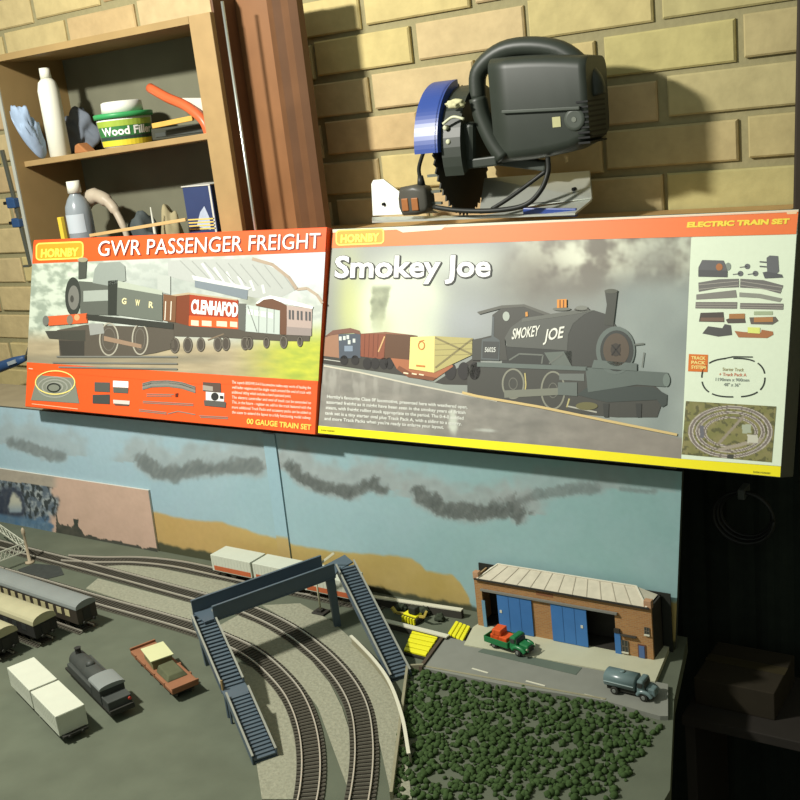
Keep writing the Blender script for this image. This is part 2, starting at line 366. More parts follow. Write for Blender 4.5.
# scenic card with the tunnel and the pink field, standing in front of the sky board
CTOP = -.5135; CY = BY-.004
def card_col(X, Z):
    px, py = pix(Vector((X, CY, Z))); b = nz(px, py, 7, 2, 4); b2 = nz(px, py, 16, 8, 3)
    c = mixc((196, 168, 148), (206, 176, 156), b2)
    edge = interp([(-40, 470), (0, 478), (40, 482), (52, 490), (58, 520), (66, 527), (76, 524), (84, 534), (100, 538), (125, 543), (158, 550)], px)+6*(b-.5)
    b4 = nz(px*1.3, py*.55, 4.5, 4, 4); k = sm(57, 50, px+14*(b2-.5)+6*(b-.5))
    r = mixc((96, 108, 118), (158, 166, 166), sm(.35, .7, b)); r = mixc(r, (54, 60, 60), sm(.5, .58, b4)*.9); r = mixc(r, (80, 112, 144), .7*sm(.52, .62, b2)*sm(512, 520, py))
    c = mixc(c, r, k*sm(474, 480, py-.12*px))
    if px < 60 and py < 480+.13*px: c = mixc(c, mixc((160, 152, 138), (178, 168, 150), b), sm(60, 50, px))
    d = math.hypot((px-10)/(16+12*(b-.5)), (py-506)/(20+14*(b-.5))); c = mixc(c, mixc((50, 58, 74), (78, 84, 92), b4), sm(1.1, .75, d)*sm(536, 528, py))
    c = mixc(c, mixc((188, 188, 170), (140, 156, 166), sm(500, 514, py)), sm(1.15, .8, math.hypot((px-15)/7, (py-508)/14)+.4*(b-.5))*sm(514, 511, py))
    c = mixc(c, mixc((78, 114, 146), (112, 138, 156), b), k*.85*sm(514, 518, py-.16*px+2)*sm(531, 527, py-.14*px))
    if py > edge and px > 56: c = mixc(c, mixc((52, 58, 52), (84, 84, 74), b), .92)
    if abs(px-76) < 2.2+2*(b-.5) and 519 < py < edge+2: c = (66, 72, 64)
    return c
t = thing('scenic_card', 'painted card with a tunnel mouth and pink field against the blue backdrop', 'backdrop', (-1.45, CY, BZ))
paint('painted_scene', ((-1.72, CTOP), (-1.2075, CTOP), (-1.2125, BZ), (-1.72, BZ)), 300, 60, lambda X, Z: Vector((X, CY, Z)), card_col, backpaint, t)
MB().hexa([(-1.72, CY+.0002, BZ), (-1.2125, CY+.0002, BZ), (-1.2125, CY+.0035, BZ), (-1.72, CY+.0035, BZ)], [(-1.72, CY+.0002, CTOP), (-1.2075, CY+.0002, CTOP), (-1.2075, CY+.0035, CTOP), (-1.72, CY+.0035, CTOP)]).build('card', mat('white_card', S(205, 205, 195), .8), t, world=True)
# ------------------------------------------------------------------ the two train-set cartons
TH = .05
def carton(name, label, x0, x1, corners, face_c, side_c, AL, ps, H):
    AL, ps = math.radians(AL), math.radians(ps); BU = Vector((math.cos(ps), math.sin(ps), 0)); nb = Vector((-math.sin(ps), math.cos(ps), 0))
    BV = nb*math.sin(AL)+Vector((0, 0, math.cos(AL))); BN = -nb*math.cos(AL)+Vector((0, 0, math.sin(AL)))
    O = Vector((x0, 1.0, -.385)); W = x1-x0
    t = thing(name, label, 'box', O+BU*W/2-BN*TH)
    a = [O-BN*TH, O+BU*W-BN*TH, O+BU*W, O]; b = [p+BV*H for p in a]
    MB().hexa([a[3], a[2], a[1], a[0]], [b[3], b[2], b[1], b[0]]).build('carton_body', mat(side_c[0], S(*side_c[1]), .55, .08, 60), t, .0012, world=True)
    f = Face(corners, [(0, H), (W, H), (W, 0), (0, 0)], O, BU, BV, BN)
    return t, f, W, H
def logo(t, f, pts, c0, tb, cap):
    p = Print(f); p.P((218, 156, 44), pts, 5); p.build('logo_badge', t)
    p = Print(f); q = pts+[pts[0]]; p.L((252, 226, 100), q, 1.5, 6); p.T((254, 240, 90), 'HORNBY', *tb, cap, 7, .045); p.build('logo_lettering', t)
def rrect(x0, y0, x1, y1, r, sl=0, n=5):
    out = []
    for cx, cy_, a0 in ((x1-r, y0+r, -90), (x1-r, y1-r, 0), (x0+r, y1-r, 90), (x0+r, y0+r, 180)):
        for i in range(n+1): a = math.radians(a0+90*i/n); x, y = cx+r*math.cos(a), cy_+r*math.sin(a); out.append((x, y+sl*(x-x0)))
    return out
printm = vmat('printed_picture', .45, 300, .03, 0, .35)
# --- left carton
T1c, f1, W1, H1 = carton('train_set_carton', 'orange train set carton reading passenger freight, left of the two on the backdrop', -1.431, -.8358,
    [(33, 237.5), (327.5, 228), (315, 434), (25, 407)], None, ('orange_card', (222, 84, 32)), 17.3, -.4, .2672)
p = Print(f1); p.P((238, 92, 38), [(33.6, 238.3), (327, 228.8), (314.6, 433.4), (25.6, 406.4)], 1); p.build('front_panel', T1c)
bot = [(27, 362), (60, 365), (110, 370), (160, 374), (230, 378), (280, 380), (316.5, 381)]
def pic1(x, y):
    b = nz(x, y*1.6, 12, 1, 4); b2 = nz(x, y, 5, 4, 3)
    c = mixc((198, 208, 190), (150, 162, 146), sm(.35, .7, b)+.0)                # pale embankment
    c = mixc(c, (196, 200, 196), sm(60, 140, x)*.6)
    c = mixc(c, (200, 206, 210), sm(235, 290, x)*sm(310, 270, y))               # sky
    c = mixc(c, (150, 158, 152), .6*G(x, y, 170, 285, 50, 20))
    c = mixc(c, (120, 124, 104), .7*G(x, y, 252, 290, 9, 22))
    st = sm(330, 350, y+.04*(170-x))
    g = mixc((150, 138, 112), (186, 172, 140), nz(x*.25, y*2.2, 9, 6, 3)); c = mixc(c, g, st)
    c = mixc(c, mixc((206, 206, 70), (150, 168, 70), nz(x, y*3, 16, 2)), sm(225, 300, x)*sm(322, 352, y+.12*(x-280)))
    c = mixc(c, (120, 116, 100), .5*sm(352, 358, y)*sm(366, 360, y)*sm(240, 200, x))
    return c
paint('printed_picture', ((31.8, 261.5), (326, 252), (318.4, 381), (27, 362)), 220, 80, lambda x, y: f1.at(x, y, 2), pic1, printm, T1c)
p = Print(f1); p.P((238, 92, 38), bot+[(316, 384), (200, 384), (27, 370)], 3)
dk = (92, 86, 74)
p.build('lower_border', T1c)
# station roof behind
X7 = lambda x, y: (170+x/5, 220+y/5); X6 = lambda x, y: (20+x/5, 220+y/5)
p = Print(f1, X7)
p.P((174, 178, 172), [(0, 200), (160, 195), (430, 195), (560, 260), (640, 350), (560, 390), (430, 390), (0, 280)], 3)
for i in range(9): p.L((150, 154, 148), [(60+i*60, 200+i*4), (150+i*60, 290+i*8)], 4, 4)
for i in range(6): p.L((204, 208, 204), [(170+i*60, 215+i*22), (230+i*50, 300+i*14)], 14, 4)
p.L((168, 150, 130), [(420, 195), (520, 225), (600, 290), (640, 350)], 16, 5); p.L((176, 160, 140), [(640, 350), (690, 345), (740, 380), (765, 420)], 14, 5)
p.P((122, 132, 138), [(135, 298), (400, 350), (395, 400), (135, 335)], 5); p.P((206, 210, 206), [(120, 275), (420, 340), (400, 352), (130, 300)], 6)
p.build('printed_station', T1c)
# wagons
p = Print(f1, X7)
p.P((84, 78, 68), [(0, 500), (110, 530), (360, 548), (560, 575), (705, 582), (700, 608), (560, 606), (300, 590), (0, 580)], 6)
for x, r_ in ((35, 30), (100, 30), (165, 26), (250, 28), (290, 26), (385, 26), (405, 24), (490, 20), (575, 24), (655, 18)): p.E((78, 72, 64), x, 628-.03*x, r_*.8, r_+10, 6); p.ring((116, 110, 98), x, 628-.03*x, r_*.7, r_+6, 4, 7)
p.L((128, 112, 92), [(200, 600), (280, 570)], 6, 7)
p.P((118, 62, 38), [(18, 376), (110, 365), (108, 530), (15, 505)], 7); p.P((178, 160, 130), [(18, 374), (104, 362), (350, 398), (345, 404), (110, 372), (20, 382)], 8)
p.P((160, 62, 34), [(110, 368), (352, 402), (352, 548), (106, 530)], 7); p.P((232, 94, 40), [(108, 478), (351, 492), (351, 545), (106, 528)], 8)
for x, w_ in ((118, 38), (172, 48), (245, 52), (312, 36)): p.P((245, 210, 180), [(x, 500+.04*(x-110)), (x+w_, 503+.04*(x-110)), (x+w_, 530+.04*(x-110)), (x, 526+.04*(x-110))], 9)
p.build('printed_open_wagon', T1c)
p = Print(f1); p.T((250, 248, 242), 'CLENHAFOD', 193.5, 312.5, 240.2, 316.5, 14.5, 10, .05); p.build('wagon_lettering', T1c)
p = Print(f1, X7)
p.P((96, 98, 92), [(352, 418), (392, 420), (388, 558), (352, 548)], 8); p.P((186, 196, 188), [(390, 424), (558, 455), (556, 574), (386, 558)], 8)
for x in (455, 495, 530): p.L((126, 134, 128), [(x, 437+.18*(x-455)), (x-2, 565)], 3, 9)
p.L((120, 126, 120), [(400, 430), (445, 560)], 4, 9)
for x in (400, 432, 464, 500): p.P((216, 222, 214), [(x, 445+.18*(x-400)), (x+26, 450+.18*(x-400)), (x+26, 478+.18*(x-400)), (x, 472+.18*(x-400))], 9)
p.build('printed_grey_wagon', T1c)
p = Print(f1, X7)
p.P((104, 72, 52), [(440, 418), (485, 395), (530, 398), (592, 430), (592, 576), (558, 574), (558, 455), (440, 430)], 8)
p.P((178, 160, 150), [(592, 430), (716, 446), (712, 582), (590, 576)], 8); p.P((150, 138, 132), [(591, 535), (713, 545), (712, 582), (590, 576)], 9)
p.P((238, 240, 234), [(438, 420), (470, 392), (510, 380), (560, 390), (722, 436), (718, 448), (590, 424), (520, 396), (480, 400), (450, 420)], 9)
for x in (602, 618, 642, 660, 683, 700): p.P((84, 84, 84), [(x, 452+.1*(x-600)), (x+9, 453+.1*(x-600)), (x+9, 500+.08*(x-600)), (x, 498+.08*(x-600))], 10)
p.build('printed_coach', T1c)
# locomotive
p = Print(f1, X6)
p.P((88, 82, 72), [(190, 548), (340, 520), (780, 540), (786, 640), (690, 664), (600, 678), (400, 684), (205, 684), (200, 600)], 7); p.P((70, 70, 62), [(130, 552), (335, 548), (335, 604), (150, 590)], 8); p.P((64, 62, 56), [(200, 600), (330, 604), (330, 682), (215, 680)], 8)
for x, y, rx, ry in ((455, 595, 50, 84), (612, 595, 42, 80)): p.ring((168, 164, 148), x, y, rx, ry, 7, 8); p.ring((110, 106, 96), x, y, rx-16, ry-26, 4, 8)
p.P((150, 126, 104), [(430, 578), (620, 622), (620, 642), (430, 602)], 9)
p.P((150, 152, 146), [(352, 515), (425, 515), (432, 565), (360, 575)], 9)
p.P((92, 96, 88), [(300, 300), (450, 312), (505, 300), (505, 475), (310, 470)], 8); p.P((158, 166, 156), [(325, 350), (450, 345), (450, 400), (325, 405)], 9)
p.P((52, 56, 50), [(450, 300), (500, 296), (500, 475), (450, 472)], 9)
p.E((58, 62, 56), 272, 378, 40, 98, 9); p.E((116, 116, 108), 276, 384, 28, 62, 10); p.E((70, 70, 64), 268, 390, 9, 18, 11)
p.P((74, 78, 70), [(300, 200), (342, 200), (338, 285), (300, 290)], 10); p.E((150, 146, 120), 322, 192, 26, 12, 11)
p.P((142, 150, 142), [(372, 310), (382, 240), (405, 208), (510, 204), (535, 225), (540, 300), (450, 325)], 9)
p.P((104, 110, 100), [(498, 330), (725, 372), (725, 505), (495, 472)], 10); p.P((172, 180, 164), [(500, 300), (725, 352), (725, 374), (500, 334)], 11)
p.P((176, 182, 174), [(700, 270), (765, 278), (765, 372), (722, 360), (700, 345)], 10); p.P((118, 84, 58), [(730, 368), (795, 380), (790, 512), (728, 502)], 10)
for x in (742, 770): p.L((214, 208, 190), [(x, 405), (x-4, 500)], 5, 11)
p.P((56, 58, 52), [(340, 468), (780, 516), (780, 546), (340, 496)], 11)
p.P((206, 96, 52), [(140, 478), (345, 463), (348, 512), (150, 526)], 11); p.E((110, 112, 104), 135, 500, 16, 26, 12); p.E((132, 116, 100), 258, 496, 16, 24, 12); p.E((236, 158, 110), 294, 484, 14, 16, 12)
for (a, b) in (((190, 682), (800, 684)), ((170, 712), (800, 718)), ((200, 735), (800, 745))): p.L((120, 120, 112), [a, b], 8, 10)
p.build('printed_locomotive', T1c)
p = Print(f1)
for ch, x, y in (('G', 124.2, 303.2), ('W', 137.8, 305), ('R', 151.4, 307.2)): p.T((240, 228, 170), ch, x, y, x+4.6, y+.5, 6.4, 12, .03)
p.P((238, 92, 38), [(33.4, 239.3), (327.4, 229.8), (325.9, 252.9), (32.2, 261.7)], 4)
p.build('top_band', T1c)
logo(T1c, f1, rrect(36.5, 241.5, 84, 258, 3.5, -.03), None, (41, 255.3, 79.5, 254.2), 9)
p = Print(f1); p.T((120, 50, 30), 'GWR PASSENGER FREIGHT', 100.3, 255.6, 321.8, 250.0, 15.5, 6, .012); p.T((255, 252, 246), 'GWR PASSENGER FREIGHT', 99.3, 254.8, 320.8, 249.2, 15.5, 7, .0); p.build('title_lettering', T1c)
X4 = lambda x, y: (25+x*.1875, 360+y*.1875); X5 = lambda x, y: (130+x*.25, 370+y*.25)
p = Print(f1, X4)
p.P((128, 132, 118), [(70, 80), (270, 95), (298, 232), (35, 215)], 5)
for k in range(3): p.ring((156, 158, 146), 165, 145, 95-24*k, 58-15*k, 7, 6)
p.ring((52, 56, 50), 160, 148, 38, 26, 8, 7); p.ring((246, 226, 130), 168, 120, 110, 66, 6, 8)
p.L((240, 190, 150), [(40, 235), (290, 262)], 4, 5); p.L((250, 200, 170), [(22, 44), (44, 47)], 5, 5)
p.build('track_plan_picture', T1c)
p = Print(f1, X4)
p.P((86, 88, 82), [(380, 118), (462, 120), (462, 172), (380, 168)], 5); p.P((250, 248, 240), [(480, 110), (562, 114), (562, 148), (480, 144)], 5); p.P((92, 96, 88), [(480, 146), (562, 150), (560, 178), (482, 174)], 5)
p.P((70, 74, 70), [(370, 186), (462, 184), (462, 236), (370, 232)], 5); p.P((214, 206, 196), [(480, 212), (570, 218), (568, 238), (482, 232)], 5); p.P((100, 80, 70), [(484, 232), (568, 238), (562, 246), (490, 242)], 5)
p.build('vehicle_pictures', T1c)
p = Print(f1, X5)
for o_ in (0, 8, 22): p.L((120, 122, 112), [(58, 55+o_), (95, 45+o_), (160, 43+o_), (215, 50+o_), (270, 68+o_)], 5, 5)
p.P((136, 132, 122), [(58, 55), (95, 45), (160, 43), (215, 50), (270, 68), (270, 88), (215, 70), (160, 63), (95, 66), (58, 75)], 5)
for a, b in (((75, 96), (185, 98)), ((75, 104), (175, 104)), ((60, 125), (262, 136)), ((60, 131), (262, 142)), ((45, 158), (155, 170)), ((45, 164), (155, 176)), ((285, 182), (400, 188)), ((290, 188), (400, 194))): p.L((136, 130, 118), [a, b], 3.4, 5)
p.L((136, 130, 118), [(160, 175), (200, 165), (270, 178)], 4, 5); p.P((96, 40, 24), [(190, 94), (202, 92), (200, 108), (190, 108)], 5)
p.build('track_pictures', T1c)
p = Print(f1, X5)
p.P((92, 76, 66), [(300, 48), (370, 52), (372, 92), (300, 84)], 5); p.P((228, 228, 222), [(312, 86), (385, 92), (384, 126), (312, 120)], 6); p.P((92, 90, 84), [(304, 120), (392, 128), (390, 150), (306, 142)], 6); p.E((52, 52, 50), 348, 106, 15, 16, 7); p.P((50, 50, 48), [(368, 102), (382, 104), (382, 116), (368, 114)], 7); p.P((160, 152, 140), [(300, 60), (340, 66), (340, 84), (300, 80)], 6)
p.build('controller_picture', T1c)
p = Print(f1)
lines = ['The superb 00GWR 0-4-0 locomotive makes easy work of hauling the', 'well-laden wagons and the single coach around the oval of track with', 'additional siding which includes a hand operated point.', 'The electric controller and oval of track can be extended to', 'This, in the future - register on, add to the track featured with the', 'more additional Track Packs and accessory packs can be added to', 'the scene to extend the layout to a fully functioning model railway.']
for i, s_ in enumerate(lines): p.T((252, 226, 206), s_, 233.8, 383.4+i*4.95, 311.5 if i != 2 else 292, 389.0+i*4.95-(0 if i != 2 else 1.6), 2.9, 6, .01)
p.build('blurb_lettering', T1c)
p = Print(f1); p.T((250, 210, 90), '00 GAUGE TRAIN SET', 248.3, 423.2, 311.5, 429.2, 5.6, 6, .035); p.build('gauge_lettering', T1c)
# --- right carton
T2c, f2, W2, H2 = carton('train_set_carton', 'large yellow-edged train set carton with a black saddle tank engine picture, right of the two', -.835, -.2555,
    [(332.5, 226.5), (798.5, 211), (782, 478), (317, 434.5)], None, ('shaded_card_side', (88, 92, 86)), 18.5, -.3, .2650)  # body card greyed: the shade on its right side is put into the colour
p = Print(f2); p.P((232, 240, 214), [(333.2, 227.4), (797.8, 211.9), (781.4, 477.2), (317.7, 433.8)], 1); p.build('front_panel', T2c)
def pic2(x, y):
    b = nz(x, y, 34, 1, 4); b2 = nz(x, y, 60, 7, 4); b3 = nz(x, y, 11, 3, 4)
    c = mixc((150, 156, 146), (138, 142, 138), b2)
    c = mixc(c, (214, 222, 194), sm(.1, .9, G(x, y, 402, 312, 46, 50)*1.5)); c = mixc(c, (206, 212, 120), .55*G(x, y, 350, 305, 14, 55)); c = mixc(c, (196, 204, 190), .8*G(x, y, 470, 262, 70, 16))
    c = mixc(c, mixc((104, 110, 88), (160, 166, 136), b3), .85*sm(11.5, 8, abs(x-382+.12*(y-295))+.12*max(0, y-290)+5*(b3-.5))*sm(282, 288, y)*sm(338, 308, y)); c = mixc(c, (190, 196, 156), .6*G(x, y, 385, 325, 10, 14))
    c = mixc(c, (164, 170, 172), .75*G(x, y, 470, 320, 40, 26))
    smk = mixc((112, 106, 92), (216, 220, 196), sm(.28, .74, b)); k = sm(498, 545, x)*sm(305, 262, y+.10*(600-x)*.5); c = mixc(c, smk, k)
    c = mixc(c, (88, 82, 70), .9*G(x, y, 535, 275, 34, 30)*(.5+.7*b2)); c = mixc(c, (110, 104, 92), .6*G(x, y, 600, 285, 60, 14)); c = mixc(c, (118, 116, 106), .6*G(x, y, 655, 262, 30, 16)); c = mixc(c, (236, 238, 214), .45*G(x, y, 590, 258, 40, 14)*sm(.4, .6, b))
    rt = mixc((134, 144, 140), (166, 176, 168), nz(x, y, 45, 4, 2)); c = mixc(c, rt, sm(585, 640, x)*sm(265, 300, y))
    c = mixc(c, (132, 140, 134), .5*sm(600, 680, x)*sm(420, 340, y)*b2)
    ry = interp([(317, 364), (400, 382), (480, 398), (560, 410), (605, 420), (690, 440)], x)
    gr = mixc((122, 120, 112), (156, 152, 142), nz(x*.5, y, 12, 2, 4)); gr = mixc(gr, (168, 166, 156), .6*sm(.5, .75, nz(x, y*.15, 5, 9, 3))*sm(470, 360, x)*sm(404, 384, y))
    gr = mixc(gr, (150, 140, 128), .5*sm(500, 640, x)); c = mixc(c, gr, sm(ry-3, ry+2, y))
    c = mixc(c, (206, 212, 196), .9*sm(1, .4, math.hypot((x-455)/6, (y-424)/17)+.5*(b3-.5))); c = mixc(c, (190, 194, 184), .8*sm(1, .4, math.hypot((x-490)/16, (y-431-.05*(x-490))/2.4)+.6*(b3-.5)))
    return c
paint('printed_picture', ((332.2, 243.2), (694, 234.5), (684.6, 461), (318.2, 426)), 260, 150, lambda x, y: f2.at(x, y, 2), pic2, printm, T2c)
p = Print(f2); p.P((244, 124, 62), [(333.4, 230.5), (560, 222), (797.6, 214.2), (795.6, 236.2), (560, 240), (332.4, 246)], 4)
p.P((236, 206, 178), [(333.4, 228), (797.7, 212.4), (797.6, 214.6), (560, 222.8), (333.3, 231)], 4)
p.P((236, 216, 190), [(395, 226), (450, 223.5), (444, 228.5), (405, 231)], 5); p.P((240, 206, 160), [(786, 214.5), (796.5, 213.6), (796, 216.2), (787, 216.6)], 5)
p.build('top_band', T2c)
p = Print(f2); p.P((250, 236, 24), [(318.1, 426.2), (560, 447), (683, 459), (782, 466.5), (781.4, 477), (317.8, 433.6)], 4); p.build('lower_band', T2c)
logo(T2c, f2, rrect(337.5, 228.5, 385.5, 243, 3.5, -.03), None, (341.8, 240.6, 381.2, 239.2), 8.6)
p = Print(f2)
for i in range(8): p.T((56, 58, 54), 'Smokey Joe', 335.4+1.1*math.cos(i*math.pi/4)+.4, 275.4+1.1*math.sin(i*math.pi/4)+.5, 493.4+1.1*math.cos(i*math.pi/4)+.4, 275.4+1.1*math.sin(i*math.pi/4)+.5, 22.6, 6+i*.1, .026)
p.T((252, 252, 248), 'Smokey Joe', 335.4, 275.4, 493.4, 275.4, 22.6, 7.5, .026); p.build('title_lettering', T2c)
p = Print(f2); p.T((250, 222, 70), 'ELECTRIC TRAIN SET', 688.6, 228.4, 788.8, 225.6, 5.6, 6, .06, shear=.1); p.build('range_lettering', T2c)
Z1 = lambda x, y: (320+x/4.4444, 210+y/4.4444); Z2 = lambda x, y: (480+x/4, 220+y/4)
p = Print(f2, Z1)
dk2 = (66, 64, 58)
p.P(dk2, [(15, 635), (200, 640), (350, 655), (400, 735), (520, 765), (720, 640), (740, 780), (560, 775), (380, 735), (15, 680)], 3)
p.L((206, 200, 180), [(18, 690), (180, 720), (400, 770), (800, 850)], 7, 4); p.L((186, 186, 176), [(18, 660), (100, 672)], 4, 4)
p.build('printed_track', T2c)
p = Print(f2, Z1)
p.P((158, 118, 92), [(18, 565), (85, 535), (92, 540), (92, 655), (16, 645)], 4); p.P((78, 86, 96), [(85, 548), (185, 545), (186, 655), (88, 658)], 5)
p.P((120, 84, 68), [(20, 560), (60, 530), (140, 520), (180, 532), (188, 550), (150, 542), (90, 546), (50, 552)], 6)
for x, y in ((88, 558), (106, 556), (122, 552), (150, 568), (128, 575)): p.P((206, 214, 206), [(x, y), (x+12, y), (x+12, y+18), (x, y+18)], 6)
p.P((130, 144, 160), [(112, 600), (150, 600), (150, 625), (112, 625)], 6)
for x in (110, 160): p.E((44, 42, 40), x, 665, 18, 22, 5)
p.build('printed_van', T2c)
p = Print(f2, Z1)
p.P((138, 78, 54), [(186, 546), (300, 540), (292, 662), (184, 648)], 5); p.P((98, 68, 46), [(300, 540), (442, 556), (440, 664), (290, 660)], 5); p.P((140, 96, 72), [(186, 546), (300, 538), (442, 555), (300, 548)], 6)
p.L((214, 176, 120), [(295, 558), (266, 628)], 6, 6)
for x in (205, 225, 245, 265): p.L((112, 62, 44), [(x, 548), (x-4, 650)], 2, 6)
for x in (215, 250, 290, 315): p.E((44, 42, 40), x, 680, 20, 26, 5)
p.build('printed_brown_wagon', T2c)
p = Print(f2, Z1)
p.P((172, 108, 72), [(322, 656), (405, 664), (405, 706), (520, 722), (596, 682), (604, 694), (512, 758), (400, 742), (350, 706)], 6); p.P((128, 78, 50), [(350, 706), (400, 742), (512, 758), (530, 746), (420, 724), (360, 690)], 7)
for x in (380, 418, 450): p.L((246, 226, 190), [(x, 722+.1*(x-380)), (x+22, 726+.1*(x-380))], 6, 8)
p.P((238, 226, 140), [(412, 562), (521, 558), (518, 722), (405, 704)], 8); p.P((182, 172, 110), [(521, 558), (692, 568), (690, 642), (518, 722)], 8)
for a, b in (((524, 565), (688, 640)), ((690, 572), (524, 700))): p.L((136, 126, 84), [a, b], 8, 9)
for y in (590, 615, 640): p.L((158, 148, 98), [(522, y+5), (690, y)], 3, 9)
p.ring((206, 130, 60), 462, 600, 16, 20, 5, 10); p.L((206, 130, 60), [(452, 582), (474, 576)], 4, 10); p.L((206, 130, 60), [(438, 690), (478, 694)], 8, 10)
for x in (590, 650, 700): p.E((48, 46, 44), x, 715, 26, 40, 5)
p.build('printed_crate_wagon', T2c)
p = Print(f2, Z2)
g1, g2, g3 = (92, 94, 88), (74, 74, 68), (104, 114, 108)
p.P(g2, [(-40, 585), (0, 570), (440, 580), (640, 600), (750, 700), (720, 790), (560, 790), (340, 770), (100, 720), (-40, 690)], 5)
for x, y, rx, ry, a in ((145, 655, 46, 62, 0), (305, 682, 50, 78, 0)): p.ring((140, 140, 124), x, y, rx, ry, 7, 6); p.ring((110, 110, 100), x, y, rx*.4, ry*.4, 4, 6)
p.L((200, 186, 120), [(192, 612), (196, 660), (190, 700)], 5, 6); p.L((190, 180, 124), [(370, 715), (360, 750)], 6, 6)
p.P((126, 128, 114), [(108, 682), (335, 672), (335, 700), (110, 712)], 7); p.P((104, 112, 106), [(325, 650), (402, 650), (402, 705), (325, 700)], 8); p.P((112, 118, 112), [(330, 615), (430, 615), (430, 645), (330, 640)], 7)
p.P(g3, [(0, 568), (440, 586), (445, 604), (0, 586)], 8); p.P((98, 108, 102), [(435, 590), (762, 612), (772, 640), (750, 668), (640, 660), (445, 690)], 8); p.P((66, 74, 70), [(400, 700), (450, 665), (700, 668), (760, 700), (758, 740), (740, 750), (720, 720), (520, 730)], 7)
p.E((120, 132, 124), 757, 642, 14, 26, 9); p.E((112, 108, 70), 440, 745, 44, 16, 8)
for x in (505, 635): p.P((60, 62, 58), [(x, 735), (x+24, 735), (x+22, 790), (x+4, 790)], 8)
p.P((60, 62, 58), [(100, 500), (400, 520), (400, 590), (100, 580)], 7); p.P((104, 112, 104), [(270, 530), (380, 524), (380, 584), (300, 580)], 8); p.L((112, 116, 108), [(130, 560), (170, 535), (265, 540), (260, 575)], 6, 8); p.L((112, 116, 108), [(290, 575), (345, 535)], 6, 9)
p.P((70, 71, 66), [(350, 530), (366, 430), (430, 372), (470, 362), (525, 380), (560, 430), (520, 590), (380, 585)], 8)
p.P(g1, [(112, 470), (135, 430), (185, 392), (400, 360), (470, 362), (430, 378), (385, 415), (366, 460), (362, 522), (122, 506)], 9); p.P((104, 106, 98), [(185, 392), (400, 360), (470, 362), (400, 376), (180, 408)], 10)
p.E(g3, 555, 522, 78, 96, 9); p.E((60, 64, 60), 560, 524, 66, 82, 10); p.E((92, 80, 66), 558, 520, 52, 66, 11); p.E((64, 58, 50), 556, 520, 20, 26, 12); p.L((44, 42, 38), [(540, 500), (574, 542)], 5, 13); p.L((44, 42, 38), [(574, 498), (540, 542)], 5, 13)
p.P(g3, [(470, 560), (640, 575), (640, 605), (460, 592)], 11); p.L((110, 116, 108), [(630, 500), (668, 496)], 7, 9); p.L((120, 124, 116), [(668, 530), (660, 590)], 4, 9)
p.P((70, 72, 64), [(512, 286), (562, 286), (556, 340), (546, 425), (508, 420), (520, 340)], 10); p.E((88, 90, 78), 537, 286, 26, 9, 11)
p.P(g2, [(98, 352), (180, 342), (250, 362), (282, 376), (180, 395), (135, 430), (112, 480), (122, 560), (-20, 560), (-20, 478), (20, 470), (60, 460), (62, 378)], 8)
p.P((96, 96, 88), [(0, 366), (100, 340), (190, 336), (292, 374), (280, 382), (190, 346), (100, 352), (10, 376)], 9); p.E((176, 184, 172), 118, 384, 14, 19, 10); p.P((92, 98, 98), [(62, 385), (70, 385), (68, 465), (92, 480), (90, 562), (16, 558), (20, 476), (58, 468)], 9); p.P((72, 74, 72), [(24, 484), (88, 486), (84, 554), (22, 550)], 10)
p.P((226, 150, 60), [(322, 318), (360, 316), (360, 350), (322, 352)], 11); p.L((120, 70, 30), [(334, 320), (334, 350)], 4, 12); p.L((120, 70, 30), [(348, 320), (348, 350)], 4, 12); p.E((112, 114, 104), 340, 356, 36, 7, 10); p.E((128, 130, 120), 420, 352, 24, 9, 11); p.E((90, 90, 82), 420, 358, 30, 8, 10); p.P((214, 150, 70), [(195, 368), (204, 366), (206, 384), (196, 386)], 11)
p.L((216, 190, 130), [(-60, 690), (0, 705), (250, 748), (500, 800), (800, 860)], 10, 8); p.L((180, 178, 164), [(360, 745), (480, 770)], 6, 6)
p.build('printed_saddle_tank_engine', T2c)
p = Print(f2, Z2)
p.T((236, 236, 222), 'SMOKEY', 140, 476, 248, 462, 44, 12, .02, shear=.12); p.T((240, 240, 226), 'JOE', 268, 484, 345, 470, 48, 12, .02, shear=.12); p.build('engine_lettering', T2c)
p = Print(f2, Z2); p.T((206, 208, 200), '56025', 32, 527, 76, 527, 20, 12, .03); p.build('number_lettering', T2c)
p = Print(f2)
lines = ["Hornby's favourite Class 0F locomotive, presented here with weathered open,", "assorted freight as it might have been seen in the smokey years of British", "steam, with freight rolling stock appropriate to the period. The 0-4-0 saddled", "tank set is a tiny starter oval plus Track Pack A, with a siding to a quarry,", "and more Track Packs when you're ready to enlarge your layout."]
for i, s_ in enumerate(lines): p.T((226, 228, 218), s_, 327-.7*i, 397.8+i*5.6, 470-(24 if i == 4 else 2*i), 408.8+i*5.6-(2 if i == 4 else 0), 3.4, 4, .02)
p.build('blurb_lettering', T2c)
p = Print(f2); p.T((150, 140, 30), 'R1036 HORNBY', 321, 431.5, 335, 432.8, 1.9, 6, .02); p.build('code_lettering', T2c); p = Print(f2); p.T((150, 150, 40), 'R1036 HORNBY', 755, 472.8, 772, 474.3, 1.9, 6, .02); p.build('code_lettering', T2c)
p = Print(f2); p.P((230, 242, 216), [(693, 238.6), (796, 236.4), (782.2, 466.2), (684, 459)], 5); p.build('white_panel', T2c)
Z4 = lambda x, y: (680+x/6.6667, 210+y/6.6667); Z5 = lambda x, y: (680+x/5, 320+y/5)
p = Print(f2, Z4); gy = (118, 116, 112)
